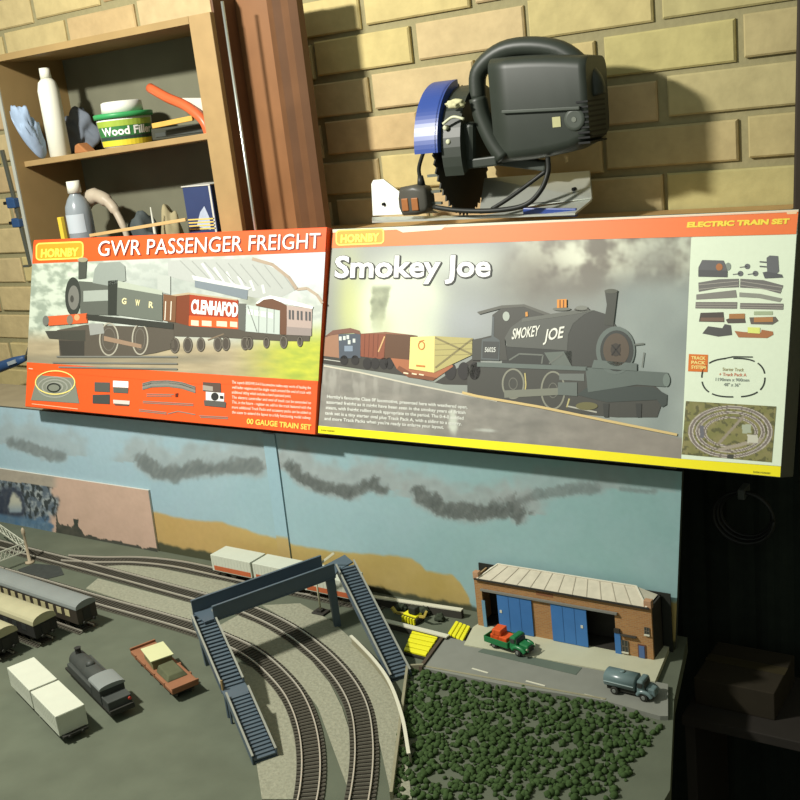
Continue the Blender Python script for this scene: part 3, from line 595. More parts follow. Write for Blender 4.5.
p.P((104, 104, 106), [(135, 390), (160, 340), (300, 345), (325, 400), (325, 455), (135, 450)], 7); p.E((178, 116, 70), 272, 388, 22, 24, 8); p.P((88, 88, 90), [(135, 405), (325, 412), (325, 455), (135, 450)], 8); p.E((140, 150, 140), 330, 385, 18, 26, 7)
p.P((106, 108, 110), [(580, 330), (600, 314), (655, 318), (662, 420), (640, 440), (585, 430)], 7); p.P((92, 94, 96), [(555, 425), (585, 420), (680, 440), (688, 460), (570, 465)], 8)
for y in (355, 385): p.L((96, 98, 98), [(535, y), (582, y+4)], 9, 7)
for x, y in ((455, 385), (410, 432), (508, 432)): p.E((108, 110, 112), x, y, 18, 18, 7); p.L((120, 122, 120), [(x-50, y+6), (x, y)], 6, 7)
p.build('controller_pictures', T2c)
p = Print(f2, Z4)
for c_, pts in ((gy, [(135, 490), (270, 468), (400, 466), (400, 522), (270, 526), (138, 550)]), (gy, [(410, 466), (560, 476), (690, 512), (670, 566), (550, 532), (408, 524)]), ((136, 134, 126), [(122, 568), (380, 540), (388, 590), (122, 602)]), ((150, 152, 140), [(404, 556), (540, 566), (684, 598), (668, 622), (530, 594), (404, 586)]), ((122, 118, 112), [(118, 618), (390, 620), (388, 664), (116, 660)]), ((122, 118, 112), [(410, 626), (692, 632), (690, 672), (408, 664)])): p.P(c_, pts, 7)
for a, b in (((118, 632), (388, 634)), ((118, 650), (388, 652)), ((410, 640), (690, 646)), ((410, 656), (690, 662)), ((136, 505), (400, 482)), ((136, 535), (400, 508)), ((410, 482), (685, 526)), ((410, 508), (678, 552))): p.L((168, 164, 154), [a, b], 5, 8)
p.build('track_pictures', T2c)
p = Print(f2, Z4)
p.P((84, 76, 70), [(150, 690), (300, 686), (306, 752), (140, 748)], 7); p.P((124, 100, 84), [(152, 722), (304, 722), (304, 748), (150, 746)], 8)
p.P((176, 124, 76), [(338, 698), (440, 696), (440, 730), (338, 730)], 8); p.P((92, 84, 76), [(316, 736), (350, 722), (440, 724), (446, 758), (330, 760)], 7)
p.P((172, 186, 150), [(500, 682), (622, 682), (622, 706), (500, 706)], 7); p.P((108, 100, 90), [(470, 722), (640, 718), (660, 745), (620, 770), (480, 766)], 7); p.P((182, 130, 80), [(500, 722), (625, 720), (625, 752), (500, 754)], 8)
p.xf = Z5; p.P((86, 86, 84), [(122, 70), (150, 34), (220, 44), (232, 24), (262, 30), (268, 78), (200, 86)], 7); p.P((176, 116, 74), [(280, 58), (330, 64), (410, 66), (412, 52), (468, 62), (470, 78), (440, 94), (300, 90)], 7); p.P((232, 240, 130), [(345, 40), (405, 42), (405, 72), (345, 68)], 8)
p.build('vehicle_pictures', T2c)
p = Print(f2, Z5); p.P((222, 120, 40), [(56, 172), (150, 176), (148, 262), (52, 258)], 7)
p.xf = lambda x, y: (x, y)
for i, s_ in enumerate(('TRACK', 'PACK', 'SYSTEM')): p.T((250, 226, 140), s_, 693.6, 359.6+i*4.6, 707.8, 360.2+i*4.6, 3.4, 8, .04)
p.build('track_pack_badge', T2c)
p = Print(f2, Z5)
for i in range(40):
    if i % 5 == 4: continue
    pt = lambda k: (275+155*(abs(math.cos(k))**.75)*(1 if math.cos(k) > 0 else -1)+.0*k, 290+96*(abs(math.sin(k))**.85)*(1 if math.sin(k) > 0 else -1))
    p.L((46, 52, 46), [pt(2*math.pi*(i+j/3)/40) for j in range(4)], 7, 7)
p.L((46, 52, 46), [(225, 196), (275, 186), (370, 188)], 6, 7)
p.xf = lambda x, y: (x, y)
for i, (s_, wd, c_) in enumerate((('Starter Track', 21, (176, 170, 130)), ('+ Track Pack A', 27, (216, 140, 110)), ('1190mm x 900mm', 33, (150, 160, 150)), ('48" x 36"', 16, (140, 150, 140)))):
    cx = 734.8-.4*i; p.T(c_, s_, cx-wd/2, 371+i*5.1, cx+wd/2, 371.8+i*5.1, 3.3, 7, .015)
p.build('oval_plan', T2c)
def pic3(x, y):
    u, v = (x-680)*5, (y-320)*5; b = nz(u, v, 60, 3, 4); c = mixc((120, 122, 66), (150, 140, 96), b)
    if nz(u, v, 30, 8, 3) > .62: c = mixc(c, (84, 84, 52), .7)
    for k in range(3):
        d = math.hypot((u-262)/(195-34*k), (v-560)/(122-25*k)); q = abs(d-1)
        if q < .07: c = (126, 116, 108)
        if .035 < q < .06: c = (206, 198, 186)
    if abs((v-640)-.25*(250-u)) < 9 and 200 < u < 420: c = (168, 158, 140)
    if abs(u-(330-(v-480)*.9)) < 9 and 480 < v < 620: c = (156, 146, 128)
    for (a, b_, w_, h_, cc) in ((342, 545, 22, 22, (176, 184, 160)), (372, 595, 26, 20, (206, 204, 186)), (122, 560, 10, 32, (110, 110, 116)), (262, 690, 16, 16, (70, 70, 62))):
        if abs(u-a) < w_ and abs(v-b_) < h_: c = cc
    return c
paint('layout_photograph', ((688.4, 401.3), (777.4, 406.8), (773.2, 462.4), (684.4, 454.6)), 110, 70, lambda x, y: f2.at(x, y, 7), pic3, printm, T2c)
# ------------------------------------------------------------------ cupboard at upper left
tan = mat('tan_chipboard', S(158, 132, 86), .6, .16, 18, bump=.1); tan2 = mat('worn_beech_edge', S(166, 138, 92), .6, .2, 30, bump=.1)
dark_in = mat('shadowy_hardboard', S(118, 118, 98), .9, .15, 20)
cp = thing('wall_cupboard', 'open tan wooden wall cupboard cluttered with workshop things at upper left', 'cupboard', (-1.28, 1.2, -.37))
def B(x0, x1, y0, y1, z0, z1, xf=None): return MB(xf).box(x0, x1, y0, y1, z0, z1)
CF = 1.132; CB = 1.274
o = B(-1.515, -1.508, CF, CB, -.37, .16).build('side_panel', tan, cp, .001, world=True); B(-1.5155, -1.508, CF-.002, CF, -.37, .16).build('edging', mat('grey_edging', S(170, 172, 160), .4), cp, world=True)
B(-1.073, -1.032, CF, CB, -.37, .16).build('side_panel', tan2, cp, .001, world=True)
B(-1.508, -1.073, CB-.006, CB, -.37, .16).build('back_panel', dark_in, cp, world=True)
MB().hexa([(-1.508, 1.150, -.0175), (-1.073, 1.150, -.0055), (-1.073, CB-.006, -.0055), (-1.508, CB-.006, -.0175)], [(-1.508, 1.150, -.0085), (-1.073, 1.150, .0035), (-1.073, CB-.006, .0035), (-1.508, CB-.006, -.0085)]).build('shelf', tan2, cp, .0008, world=True)
LZ = -.222
B(-1.508, -1.073, 1.150, CB-.006, LZ-.01, LZ).build('shelf', tan2, cp, world=True)
B(-1.508, -1.073, CF, CB-.006, -.37, -.36).build('bottom_panel', tan, cp, world=True); B(-1.508, -1.073, CF, CB-.006, .15, .16).build('top_panel', tan, cp, world=True)
mah = mat('mahogany_door', S(136, 94, 58), .45, .3, 14, bump=.1); mah2 = mat('dark_mahogany', S(104, 72, 46), .5, .3, 20)
d = thing('mahogany_door', 'reddish brown mahogany panel standing between the cupboard and the brick', 'door', (-.96, 1.17, -.385))
DY = 1.180; dx = lambda x: atY(x, 170, DY).x
B(atY(234, 165, 1.14).x+.0005, dx(291), DY+.006, DY+.020, -.385, .18).build('panel', mah, d, .001, world=True); B(-1.0315, atY(234, 165, 1.14).x, 1.14, DY+.006, -.385, .18).build('stile', mah2, d, .001, world=True)
x0, x1 = dx(288), dx(317); w_ = x1-x0
MB().prism([(x0, DY+.003, -.385), (x0+w_*.3, DY-.005, -.385), (x0+w_*.5, DY+.001, -.385), (x0+w_*.8, DY-.003, -.385), (x1, DY+.003, -.385), (x1, DY+.016, -.385), (x0, DY+.016, -.385)], (0, 0, .565)).build('moulding', mah2, d, world=True)
rx = atY(243.5, 165, 1.128).x
o = base_origin(MB().cyl((rx, 1.1335, -.385), (rx, 1.1335, .17), .0022, 12).build('steel_rod', mat('bright_steel', S(205, 210, 200), .3, .05, 80, metal=.8)))
tag(o, 'thin bright steel rod standing upright beside the mahogany panel', 'rod')
def shelfz(x): return -.0085+(x+1.508)*.012/.435
def base(px, py, Y, z=None):
    p = atY(px, py, Y); return Vector((p.x, Y, shelfz(p.x) if z is None else z))
# upper shelf
c = base(42, 152, 1.156)
t = thing('blue_rag', 'crumpled pale blue rag spilling over the cupboard shelf left of the white bottle', 'rag', c)
mb = MB(); r = bmesh.ops.create_icosphere(mb.bm, subdivisions=4, radius=1)
for v in r['verts']:
    k = 1+.25*noise.fractal(v.co*1.5, .8, 2, 4); q = (v.co.z+1)/2
    v.co = Vector((v.co.x*(.008+.018*q)*k-.007*q, v.co.y*.016*k-.026*q, max(.0003, q*.082*k)))
for f in mb.bm.faces: f.smooth = True
mb.build('cloth', mat('pale_blue_cloth', S(158, 178, 202), .9, .2, 40, bump=.5), t)
c = base(60, 151, 1.178)
t = thing('white_bottle', 'tall plain white plastic bottle standing on the cupboard shelf', 'bottle', c)
MB().lathe((0, 0, 0), (0, 0, 1), [(0, .015), (.001, .0172), (.105, .0172), (.118, .014), (.124, .008)], 28).build('bottle_body', mat('white_plastic', S(244, 244, 226), .4, .03, 60), t)
MB().lathe((0, 0, .124), (0, 0, 1), [(0, .009), (.016, .0085)], 24).build('cap', mat('white_plastic', S(244, 244, 226)), t)
c = base(78, 130, 1.235)
t = thing('grey_cloth', 'dark grey crumpled cloth between the white bottle and the filler tub', 'cloth', c)
mb = MB(); mb.blob((0, 0, .036), .036, .018, .034, 4, .25, 7, 5).build('cloth', mat('grey_cloth', S(112, 120, 130), .95, .2, 40, bump=.5), t)
c = base(84, 150, 1.180)
t = thing('rubber_wedge', 'small orange-brown wedge block on the cupboard shelf', 'wedge', c)
MB().prism([(-.016, -.008, 0), (.017, -.008, 0), (.006, -.008, .009), (-.003, -.008, .016), (-.012, -.008, .013)], (0, .02, 0)).build('wedge', mat('terracotta', S(168, 112, 66), .8, .15, 40), t, .002)
c = base(128, 143, 1.192); zt = c.z
t = thing('filler_tub', 'white filler tub with a green and yellow label on the cupboard shelf', 'tub', c)
R = .0345
MB().lathe((0, 0, 0), (0, 0, 1), [(0, R-.003), (.0015, R-.0015), (.040, R+.003)], 40).build('tub_body', mat('tub_white', S(238, 238, 226), .4, .03), t)
lb = MB(); 
def wrap(mb, a0, a1, z0, z1, k=.0004, n=16):
    mb.smooth = True
    for i in range(n):
        a, b = a0+(a1-a0)*i/n, a0+(a1-a0)*(i+1)/n
        q = []
        for an, zz in ((a, z0), (b, z0), (b, z1), (a, z1)): rr = R-.0012+k+.0042*zz/.040; q.append((rr*math.cos(an), rr*math.sin(an), zz))
        mb.poly(q)
    return mb
A0, A1 = math.radians(-120), math.radians(30)
lab = wrap(MB(), A0, A1, .005, .036).build('label', mat('label_green', S(58, 124, 66), .5, .08), t)
wrap(MB(), A0, A1, .028, .036, .0006).build('label_band', mat('label_leaf', S(160, 184, 70), .5, .2, 90), lab)
wrap(MB(), A0, A1, .002, .0095, .0006).build('label_band', mat('label_yellow', S(226, 206, 60), .5, .05), lab)
wrap(MB(), A0, A1, .0105, .0145, .0006).build('label_band', mat('label_dark', S(54, 70, 62), .5, .05), lab)
wrap(MB(), A0-.14, A0, .003, .036, .0006).build('label_edge', mat('label_grey', S(120, 122, 118), .5, .05), lab)
me = text_mesh('Wood Filler', .03); mb = MB(); vs = [v.co for v in me.vertices]; bx = max(v.x for v in vs)
nv = []
for v in vs:
    an = A0+.36+v.x/bx*2.15; zz = .0165+v.y*.0150; rr = R-.0012+.0010+.0042*zz/.04
    nv.append(mb._v((rr*math.cos(an), rr*math.sin(an), zz)))
for p in me.polygons: mb._f([nv[i] for i in p.vertices])
mb.build('label_lettering', mat('print_white', S(250, 250, 245), .5, .02), lab)
MB().lathe((0, 0, .039), (0, 0, 1), [(0, R+.0055), (.006, R+.006), (.007, R+.004)], 40).build('rim', mat('rim_green', S(60, 158, 92), .4, .05), t)
MB().lathe((0, 0, .046), (0, 0, 1), [(0, R-.006), (.014, R-.007), (.0155, R-.010)], 40).build('lid', mat('tub_white', S(238, 238, 226)), t)
t.scale = (1.14, 1.14, 1.12)
c = base(182, 120, 1.19); 
t = thing('orange_tool', 'orange-red plastic tool handle lying at the right end of the cupboard shelf', 'tool', c)
z_ = lambda px, py, Y: atY(px, py, Y)
MB().tube(curve_pts([z_(150, 88, 1.19), z_(168, 98, 1.18), z_(186, 106, 1.17), z_(203, 120, 1.165), z_(210, 136, 1.165)], 6), .0074, 12).build('handle', mat('orange_plastic', S(216, 104, 62), .35, .08, 50), t, world=True)
MB().prism([z_(182, 98, 1.18), z_(206, 98, 1.18), z_(206, 114, 1.178), z_(194, 108, 1.178)], (0, .004, 0)).build('blade', mat('pale_plate', S(214, 206, 190), .4), t, world=True)
c = base(172, 135, 1.2)
t = thing('yellow_stick', 'short yellow wooden stick lying across dark tools on the cupboard shelf', 'stick', c)  # a plain stick of yellow wood
MB().bar(z_(153, 126, 1.172), z_(193, 118, 1.172), .005, .0075).build('stick', mat('yellow_wood', S(212, 170, 84), .5, .15, 60), t, .0008, world=True)
c = base(176, 138, 1.215)
t = thing('tool_case', 'dark tool case under the yellow stick on the cupboard shelf', 'case', c)
x0, x1 = atY(152, 130, 1.2).x, -1.076
B(x0-c.x, x1-c.x, -.018, .04, .0012, .019).build('case_body', mat('dark_case', S(64, 66, 56), .6, .15, 50), t, .002); B(x0-c.x+.01, x1-c.x-.01, -.0195, -.018, .006, .012).build('latch', mat('grey_plastic', S(70, 74, 70)), t)
# lower shelf
c = base(79, 215, 1.175, LZ)
t = thing('solvent_bottle', 'clear plastic bottle with a white cap and brown label in the cupboard', 'bottle', c)
zt = lambda py: atY(78, py, 1.175).z-LZ
MB().lathe((0, 0, 0), (0, 0, 1), [(0, .019), (.002, .0215), (zt(214), .0215), (zt(206), .020), (zt(198), .014), (zt(194), .009), (zt(190), .009)], 28).build('bottle_body', mat('clear_plastic', S(176, 188, 194), .25, .08, 40, trans=.35), t)
MB().lathe((0, 0, zt(192.5)), (0, 0, 1), [(0, .0112), (zt(180.5)-zt(192.5), .0108)], 24).build('cap', mat('white_plastic', S(244, 244, 226)), t)
mb = MB(); n = 12
for i in range(n):
    a, b = math.radians(-115+95*i/n), math.radians(-115+95*(i+1)/n); mb.poly([(.0219*math.cos(q), .0219*math.sin(q), zz) for q, zz in ((a, zt(232)), (b, zt(232)), (b, zt(213.5)), (a, zt(213.5)))])
mb.build('label', mat('label_bluewhite', S(196, 208, 214), .5, .05), t)
c = base(104, 215, 1.20, LZ)
t = thing('pale_funnel', 'beige funnel with a long curved spout beside the clear bottle in the cupboard', 'funnel', c)
MB().tube(curve_pts([z_(82, 212, 1.2), z_(88, 200, 1.2), z_(97, 196, 1.2), z_(108, 202, 1.2), z_(116, 212, 1.2), z_(124, 228, 1.2), z_(128, 240, 1.2)], 6), [.0125]*6+[.0135]*6+[.011]*6+[.0085]*6+[.006]*6+[.005]*6+[.004], 12).build('spout', mat('beige_plastic', S(190, 178, 156), .45, .1, 50), t, world=True)
B(-.014, .03, -.015, .02, 0, .012).build('funnel_foot', mat('beige_plastic', S(190, 178, 156)), t, .003)
c = base(62, 228, 1.157, LZ)
t = thing('yellow_block', 'small bright yellow plastic block at the foot of the clear bottle', 'block', c)
h_ = atY(62, 217, 1.157).z-LZ; B(-.0045, .0045, -.003, .005, 0, h_).build('block', mat('bright_yellow', S(238, 206, 70), .5), t, .001)
c = base(112, 232, 1.165, LZ)
t = thing('wooden_lath', 'thin pale wooden lath leaning along the lower cupboard shelf', 'lath', c)
MB().bar(z_(90, 235.5, 1.147), z_(186, 219.5, 1.147), .003, .005).build('lath', mat('pale_lath', S(206, 176, 120), .6, .15, 60), t, .0005, world=True)
c = base(170, 215, 1.215, LZ)
t = thing('cloth_bundle', 'beige cloth bundle standing behind the lath in the cupboard', 'cloth', c)
MB().blob((0, 0, .058), .019, .016, .060, 4, .16, 6, 2).build('bundle', mat('beige_cloth', S(166, 156, 120), .95, .15, 50, bump=.4), t)
c = base(138, 205, 1.23, LZ)
t = thing('dark_bag', 'dark blue-grey bag at the back of the lower cupboard shelf', 'bag', c)
MB().blob((0, 0, .054), .034, .022, .056, 4, .2, 7, 9).build('bag', mat('slate_bag', S(82, 90, 90), .8, .2, 30, bump=.3), t)
c = base(152, 216, 1.175, LZ)
t = thing('glue_nozzle', 'slim white nozzle standing in front of the beige cloth bundle', 'nozzle', c)
MB().lathe((0, 0, 0), (0, 0, 1), [(0, .006), (.05, .006), (.055, .0035), (atY(152, 207, 1.175).z-LZ, .001)], 14).build('nozzle', mat('grey_white_plastic', S(206, 206, 190), .4), t)
c = base(200, 225, 1.19, LZ)
t = thing('blade_box', 'dark blue cardboard box with yellow stripes at the right of the lower cupboard shelf', 'box', c)
x0, x1 = atY(185, 205, 1.172).x-c.x, atY(213.5, 205, 1.172).x-c.x; zt2 = atY(199, 186, 1.172).z-LZ
bb = B(x0, x1, -.018, .03, 0, zt2).build('carton_body', mat('navy_card', S(52, 66, 104), .5, .12, 40), t, .0008)
B(x0-.001, x1, -.0195, .03, zt2, zt2+.0015).build('top_flap', mat('white_card', S(205, 205, 195)), t)
B(x1-.0045, x1-.001, -.0186, -.018, .01, zt2).build('white_edge', mat('white_card', S(205, 205, 195)), t)
mb = MB(); wd = x1-x0; mb.poly([(x0+wd*.3, -.0184, zt2*.60), (x0+wd*.78, -.0184, zt2*.56), (x0+wd*.8, -.0184, zt2*.68), (x0+wd*.68, -.0184, zt2*.80), (x0+wd*.5, -.0184, zt2*.74)]); mb.build('label_picture', mat('pale_picture', S(178, 190, 206), .5, .2, 200), t)
for k in range(4):
    z0 = atY(199, 219+3.2*k, 1.172).z-LZ; B(x0+.002, x1-.002, -.0186, -.018, z0-.0014, z0+.0006).build('yellow_stripe', mat('stripe_yellow', S(232, 204, 110), .5), t)
c = base(206, 165, 1.235, -.0105)
o = base_origin(MB().tube([(-1.110, 1.24, -.0285), (-1.088, 1.235, -.031), (-1.081, 1.225, -.033)], .006, 10).build('red_handle', mat('dull_red', S(128, 66, 44), .5))); tag(o, 'dull red tool handle hung under the right end of the cupboard shelf', 'handle')
# clamp left of the cupboard
ink_blue = mat('clamp_blue', S(52, 84, 128), .45, .12, 60); st_ = mat('dull_steel', S(118, 122, 112), .45, .15, 60, metal=.6)
p0, p1 = z_(2, 150, 1.25), z_(31, 266, 1.25)
t = thing('bar_clamp', 'steel bar clamp with two blue jaws hung on the brick left of the cupboard', 'clamp', p1)
MB().bar(p0, p1, .005, .008).build('bar', st_, t, .0005, world=True)
for (x, y, w_, h_) in ((10, 203, .024, .02), (15, 223, .022, .017)):
    q = z_(x, y, 1.243); MB().prism([q+Vector((-w_/2, 0, -h_/2)), q+Vector((w_/2, 0, -h_/2)), q+Vector((w_/2, 0, h_/3)), q+Vector((w_*.1, 0, h_/2)), q+Vector((-w_/2, 0, h_/2))], (0, .014, 0)).build('jaw', ink_blue, t, .002, world=True)
    MB().bar(q+Vector((-w_*.9, .004, 0)), q+Vector((-w_*.45, .004, 0)), .007, .006).build('jaw_pad', mat('black_rubber', S(24, 26, 24)), t, .001, world=True)
q = z_(28, 266, 1.245); MB().bar(q+Vector((-.012, 0, 0)), q+Vector((.005, 0, 0)), .006, .004).build('end_stop', st_, t, world=True)
q0, q1 = z_(-14, 372, 1.20), z_(25, 358, 1.20)
t = thing('screwdriver', 'dark blue tool handle lying against the brick left of the smaller carton', 'tool', Vector((q0.x, 1.2, q0.z-.008)))
MB().tube([q0, q0.lerp(q1, .3), q0.lerp(q1, .75), q1], [.008, .0105, .0095, .006], 14).build('handle', ink_blue, t, world=True)
MB().bar(q0.lerp(q1, .68)-Vector((0, .009, 0)), q0.lerp(q1, .86)-Vector((0, .008, 0)), .004, .007).build('grip_mark', mat('pale_grey_plastic', S(170, 180, 184), .4), t, world=True)
MB().bar(q1, z_(31, 340, 1.20), .0025, .0025).build('blade', st_, t, world=True)
# ------------------------------------------------------------------ circular saw on the wall shelf
sp = mat('brushed_plate', S(196, 200, 190), .42, .06, 30, metal=.55); blk = mat('black_saw_plastic', S(50, 56, 48), .45, .15, 40, spec=.4); blk2 = mat('grey_saw_casting', S(78, 84, 76), .45, .15, 40)
blue_g = mat('saw_blue', S(46, 74, 150), .35, .1, 30, spec=.5); bl = mat('saw_blade_steel', S(50, 50, 42), .6, .2, 60, metal=.1); brass = mat('pale_metal', S(210, 212, 180), .35, .05)
sc_ = thing('circular_saw', 'black circular saw with a blue guard standing behind the large carton', 'saw', (-.69, 1.2, SZ))
f_ = 1.163; 
lo = [atY(484, 214, f_), atY(575, 212, f_)]; z0 = SZ+.001
def PL(x, y, Y): return atY(x, y, Y)
mb = MB(); mb.prism([PL(372, 217, 1.165), PL(470, 217, 1.165), PL(592, 199, 1.175), PL(575, 213, 1.150), PL(372, 221, 1.150)], (0, 0, -.0025)); mb.build('shoe_lip', sp, sc_, world=True)
mb = MB(); mb.prism([PL(479, 213, 1.172), PL(592, 198, 1.172), PL(589.5, 170.5, 1.225), PL(484, 178, 1.225)], (0, .003, -.002)); mb.build('shoe_plate', sp, sc_, .0008, world=True)
mb = MB(); mb.prism([PL(372.5, 216, 1.176), PL(371, 184, 1.185), PL(373, 180, 1.186), PL(383, 179, 1.186), PL(410, 200, 1.18), PL(440, 213, 1.176)], (0, .003, 0)); mb.build('shoe_plate', sp, sc_, .0006, world=True)
for x, y, Y in ((384, 204, 1.1785), (574, 189, 1.189)):
    q = PL(x, y, Y); MB().cyl(q+Vector((0, -.003, 0)), q+Vector((0, .003, 0)), .0021, 12).build('shoe_hole', mat('black_hole', S(16, 16, 14), .9), sc_, world=True)
mb = MB(); q = PL(540, 202, 1.164); mb.bar(PL(520, 204.5, 1.166), PL(560, 201, 1.166), .001, .0008); mb.build('shoe_slot', mat('black_hole', S(16, 16, 14)), sc_, world=True)
BC = Vector((-.700, 1.200, -.055)); BR = .083
mb = MB(); n = 48; pf = []
for i in range(n*2):
    a = 2*math.pi*i/(n*2); rr = BR if i % 2 == 0 else BR-.006; pf.append((BC.x-.001, BC.y+rr*math.cos(a+.03*(i % 2))*.85, BC.z+rr*math.sin(a)))
mb.prism(pf, (.002, 0, 0)); mb.build('blade', bl, sc_, world=True)
MB().lathe(BC-Vector((.006, 0, 0)), (1, 0, 0), [(0, .012), (.004, .012), (.006, .018), (.008, .018)], 20).build('blade_flange', blk2, sc_, world=True)
# fixed guard: band over the top, blue towards the front
def arc(a0, a1, r0, r1, x0, x1, n=24, sq=.80):
    pt = lambda a, r: (x0, BC.y+r*math.cos(a)*sq, BC.z+r*math.sin(a))
    A = [a0+(a1-a0)*i/n for i in range(n+1)]
    return MB().prism([pt(a, r0) for a in A]+[pt(a, r1) for a in A[::-1]], (x1-x0, 0, 0))
arc(math.radians(95), math.radians(178), .084, .088, BC.x-.026, BC.x+.006).build('blade_guard', blue_g, sc_, world=True)
arc(math.radians(95), math.radians(178), .040, .088, BC.x+.004, BC.x+.008).build('guard_cheek', blue_g, sc_, world=True)
arc(math.radians(30), math.radians(200), .02, .079, BC.x+.009, BC.x+.036, 20).build('gear_housing', blk, sc_, world=True)
mb = MB(); mb.hexa([(BC.x+.008, 1.15, -.075), (BC.x+.045, 1.15, -.07), (BC.x+.045, 1.235, -.07), (BC.x+.008, 1.235, -.075)], [(BC.x+.008, 1.15, -.02), (BC.x+.05, 1.15, -.02), (BC.x+.05, 1.235, -.02), (BC.x+.008, 1.235, -.02)]); mb.build('gear_casing', blk, sc_, .006, world=True)
MB().tube(curve_pts([PL(443, 124, 1.135), PL(453, 117, 1.135), PL(464, 119, 1.135)], 6), .0018, 8).build('lever', mat('pale_metal', S(210, 212, 180)), sc_, world=True)
for x, y in ((444.5, 128), (447.5, 142)):
    q = PL(x, y, 1.136); MB().lathe(q, (0, 1, 0), [(0, .0015), (.001, .0032), (.008, .0032)], 14).build('bolt', brass, sc_, world=True)
q = PL(456, 104, 1.14); MB().blob(q, .012, .006, .0055, 3, .3, 9, 4).build('sawdust_patch', mat('sawdust', S(206, 204, 160), .95, .2, 200), sc_, world=True)
# motor: long housing towards the right
x0, x1 = PL(498, 130, 1.165).x, PL(594, 130, 1.165).x
def sect(x, zb, zt, yf, yb, r=.012, n=5):
    out = []
    for cy_, cz, a0 in ((yb-r, zb+r, -90), (yb-r, zt-r, 0), (yf+r, zt-r, 90), (yf+r, zb+r, 180)):
        for i in range(n+1): a = math.radians(a0+90*i/n); out.append((x, cy_+r*math.cos(a), cz+r*math.sin(a)))
    return out
def loft(secs):
    mb = MB(); mb.smooth = True; rs = [[mb._v(p) for p in s] for s in secs]; n = len(rs[0])
    for a, b in zip(rs[:-1], rs[1:]):
        for i in range(n): mb._f([a[i], a[(i+1) % n], b[(i+1) % n], b[i]])
    mb.smooth = False; mb._f(rs[0][::-1]); mb._f(rs[-1]); return mb
zbt = lambda x_: interp([(x0, PL(500, 163, 1.165).z), (PL(545, 158, 1.165).x, PL(545, 158, 1.165).z), (PL(582, 149, 1.165).x, PL(582, 149, 1.165).z), (x1, PL(604, 135, 1.165).z)], x_)
secs = [sect(x0+(x1-x0)*k, zbt(x0+(x1-x0)*k), .050-.012*k*k, 1.152, 1.212, .014) for k in (0, .2, .4, .6, .78, .92, 1)]
loft(secs).build('motor_housing', blk, sc_, world=True)
mb = MB()
for k in range(9): 
    zz = PL(598, 100+5.2*k, 1.15).z; mb.box(x1-.014, x1+.0006, 1.1508, 1.2, zz-.0011, zz+.0011)
mb.build('vent_ribs', mat('vent_black', S(26, 28, 26), .6), sc_, world=True)
mb = MB(); mb.bar(PL(502, 112, 1.149), PL(580, 108, 1.149), .004, .004); mb.build('seam_rib', blk2, sc_, .001, world=True)
q = PL(556.5, 122, 1.1515); B(q.x-.0052, q.x+.0052, 1.1512, 1.1522, q.z-.0058, q.z+.0058).build('rating_label', mat('label_cream', S(192, 190, 140), .5, .1, 200), sc_, world=True)
q = PL(574, 119.5, 1.1495); MB().lathe(q, (0, 1, 0), [(0, .009), (.0006, .0125), (.003, .0135)], 28).build('brush_cap', blk2, sc_, world=True); MB().lathe(q-Vector((0, .0006, 0)), (0, 1, 0), [(0, .003), (.0008, .0035)], 16).build('cap_screw', mat('dull_steel', S(118, 122, 112)), sc_, world=True)
# handle loop: crescent gap of wall shows through
MB().tube(curve_pts([PL(478, 98, 1.16), PL(483, 118, 1.16), PL(494, 142, 1.16), PL(505, 158, 1.16)], 6), .0115, 12).build('handle', blk, sc_, world=True)
MB().tube(curve_pts([PL(478, 100, 1.18), PL(480, 70, 1.18), PL(510, 48, 1.18), PL(560, 50, 1.18), PL(592, 78, 1.18), PL(597, 96, 1.18)], 6), .011, 12).build('handle', blk, sc_, world=True)
mb = MB(); mb.bar(PL(452, 166, 1.16), PL(500, 160, 1.16), .02, .012); mb.build('casing_foot', blk, sc_, .002, world=True)
MB().bar(PL(500, 160, 1.185), PL(548, 166, 1.185), .016, .012).build('motor_bracket', blk2, sc_, .002, world=True)
MB().bar(PL(524, 212, 1.158), PL(577, 212.5, 1.158), .006, .010).build('depth_stop', blue_g, sc_, .001, world=True)
# plug and flex belong to the saw
flex = mat('black_flex', S(40, 42, 38), .5, .1, 60)
MB().tube(curve_pts([PL(421, 182, 1.150), PL(419, 168, 1.150), PL(424, 150, 1.150), PL(428, 130, 1.152), PL(430, 100, 1.16)], 8), .0026, 10).build('flex', flex, sc_, world=True)
MB().tube(curve_pts([PL(434, 207, 1.145), PL(460, 210.5, 1.140), PL(495, 210.5, 1.140), PL(525, 205, 1.142), PL(541, 190, 1.145), PL(548, 172, 1.15), PL(548, 158, 1.16)], 8), .0031, 10).build('flex', flex, sc_, world=True)
MB().tube(curve_pts([PL(492, 209, 1.146), PL(508, 199, 1.146), PL(530, 183, 1.146), PL(546, 171, 1.149)], 8), .0026, 10).build('flex', flex, sc_, world=True)
q = PL(418, 199, 1.150)
pg = loft([sect(q.x-.022, q.z-.013, q.z+.008, 1.138, 1.160, .006), sect(q.x-.019, q.z-.0195, q.z+.017, 1.137, 1.162, .007), sect(q.x+.002, q.z-.0195, q.z+.019, 1.136, 1.162, .007), sect(q.x+.016, q.z-.017, q.z+.016, 1.138, 1.160, .007), sect(q.x+.020, q.z-.012, q.z+.008, 1.14, 1.158, .006)]).build('plug', mat('grey_plug', S(82, 80, 72), .4, .1, 60), sc_, world=True)
for dx in (-.0115, .0035): B(q.x+dx-.005, q.x+dx+.005, 1.1352, 1.1375, q.z-.013, q.z+.003).build('plug_marking', mat('plug_orange', S(164, 104, 56), .5, .2, 120), pg, .001, world=True)
q2 = PL(421, 182, 1.150); MB().cyl(q2+Vector((0, 0, -.006)), q2+Vector((0, 0, .008)), .0058, 14, .0036).build('cord_grip', flex, pg, world=True)
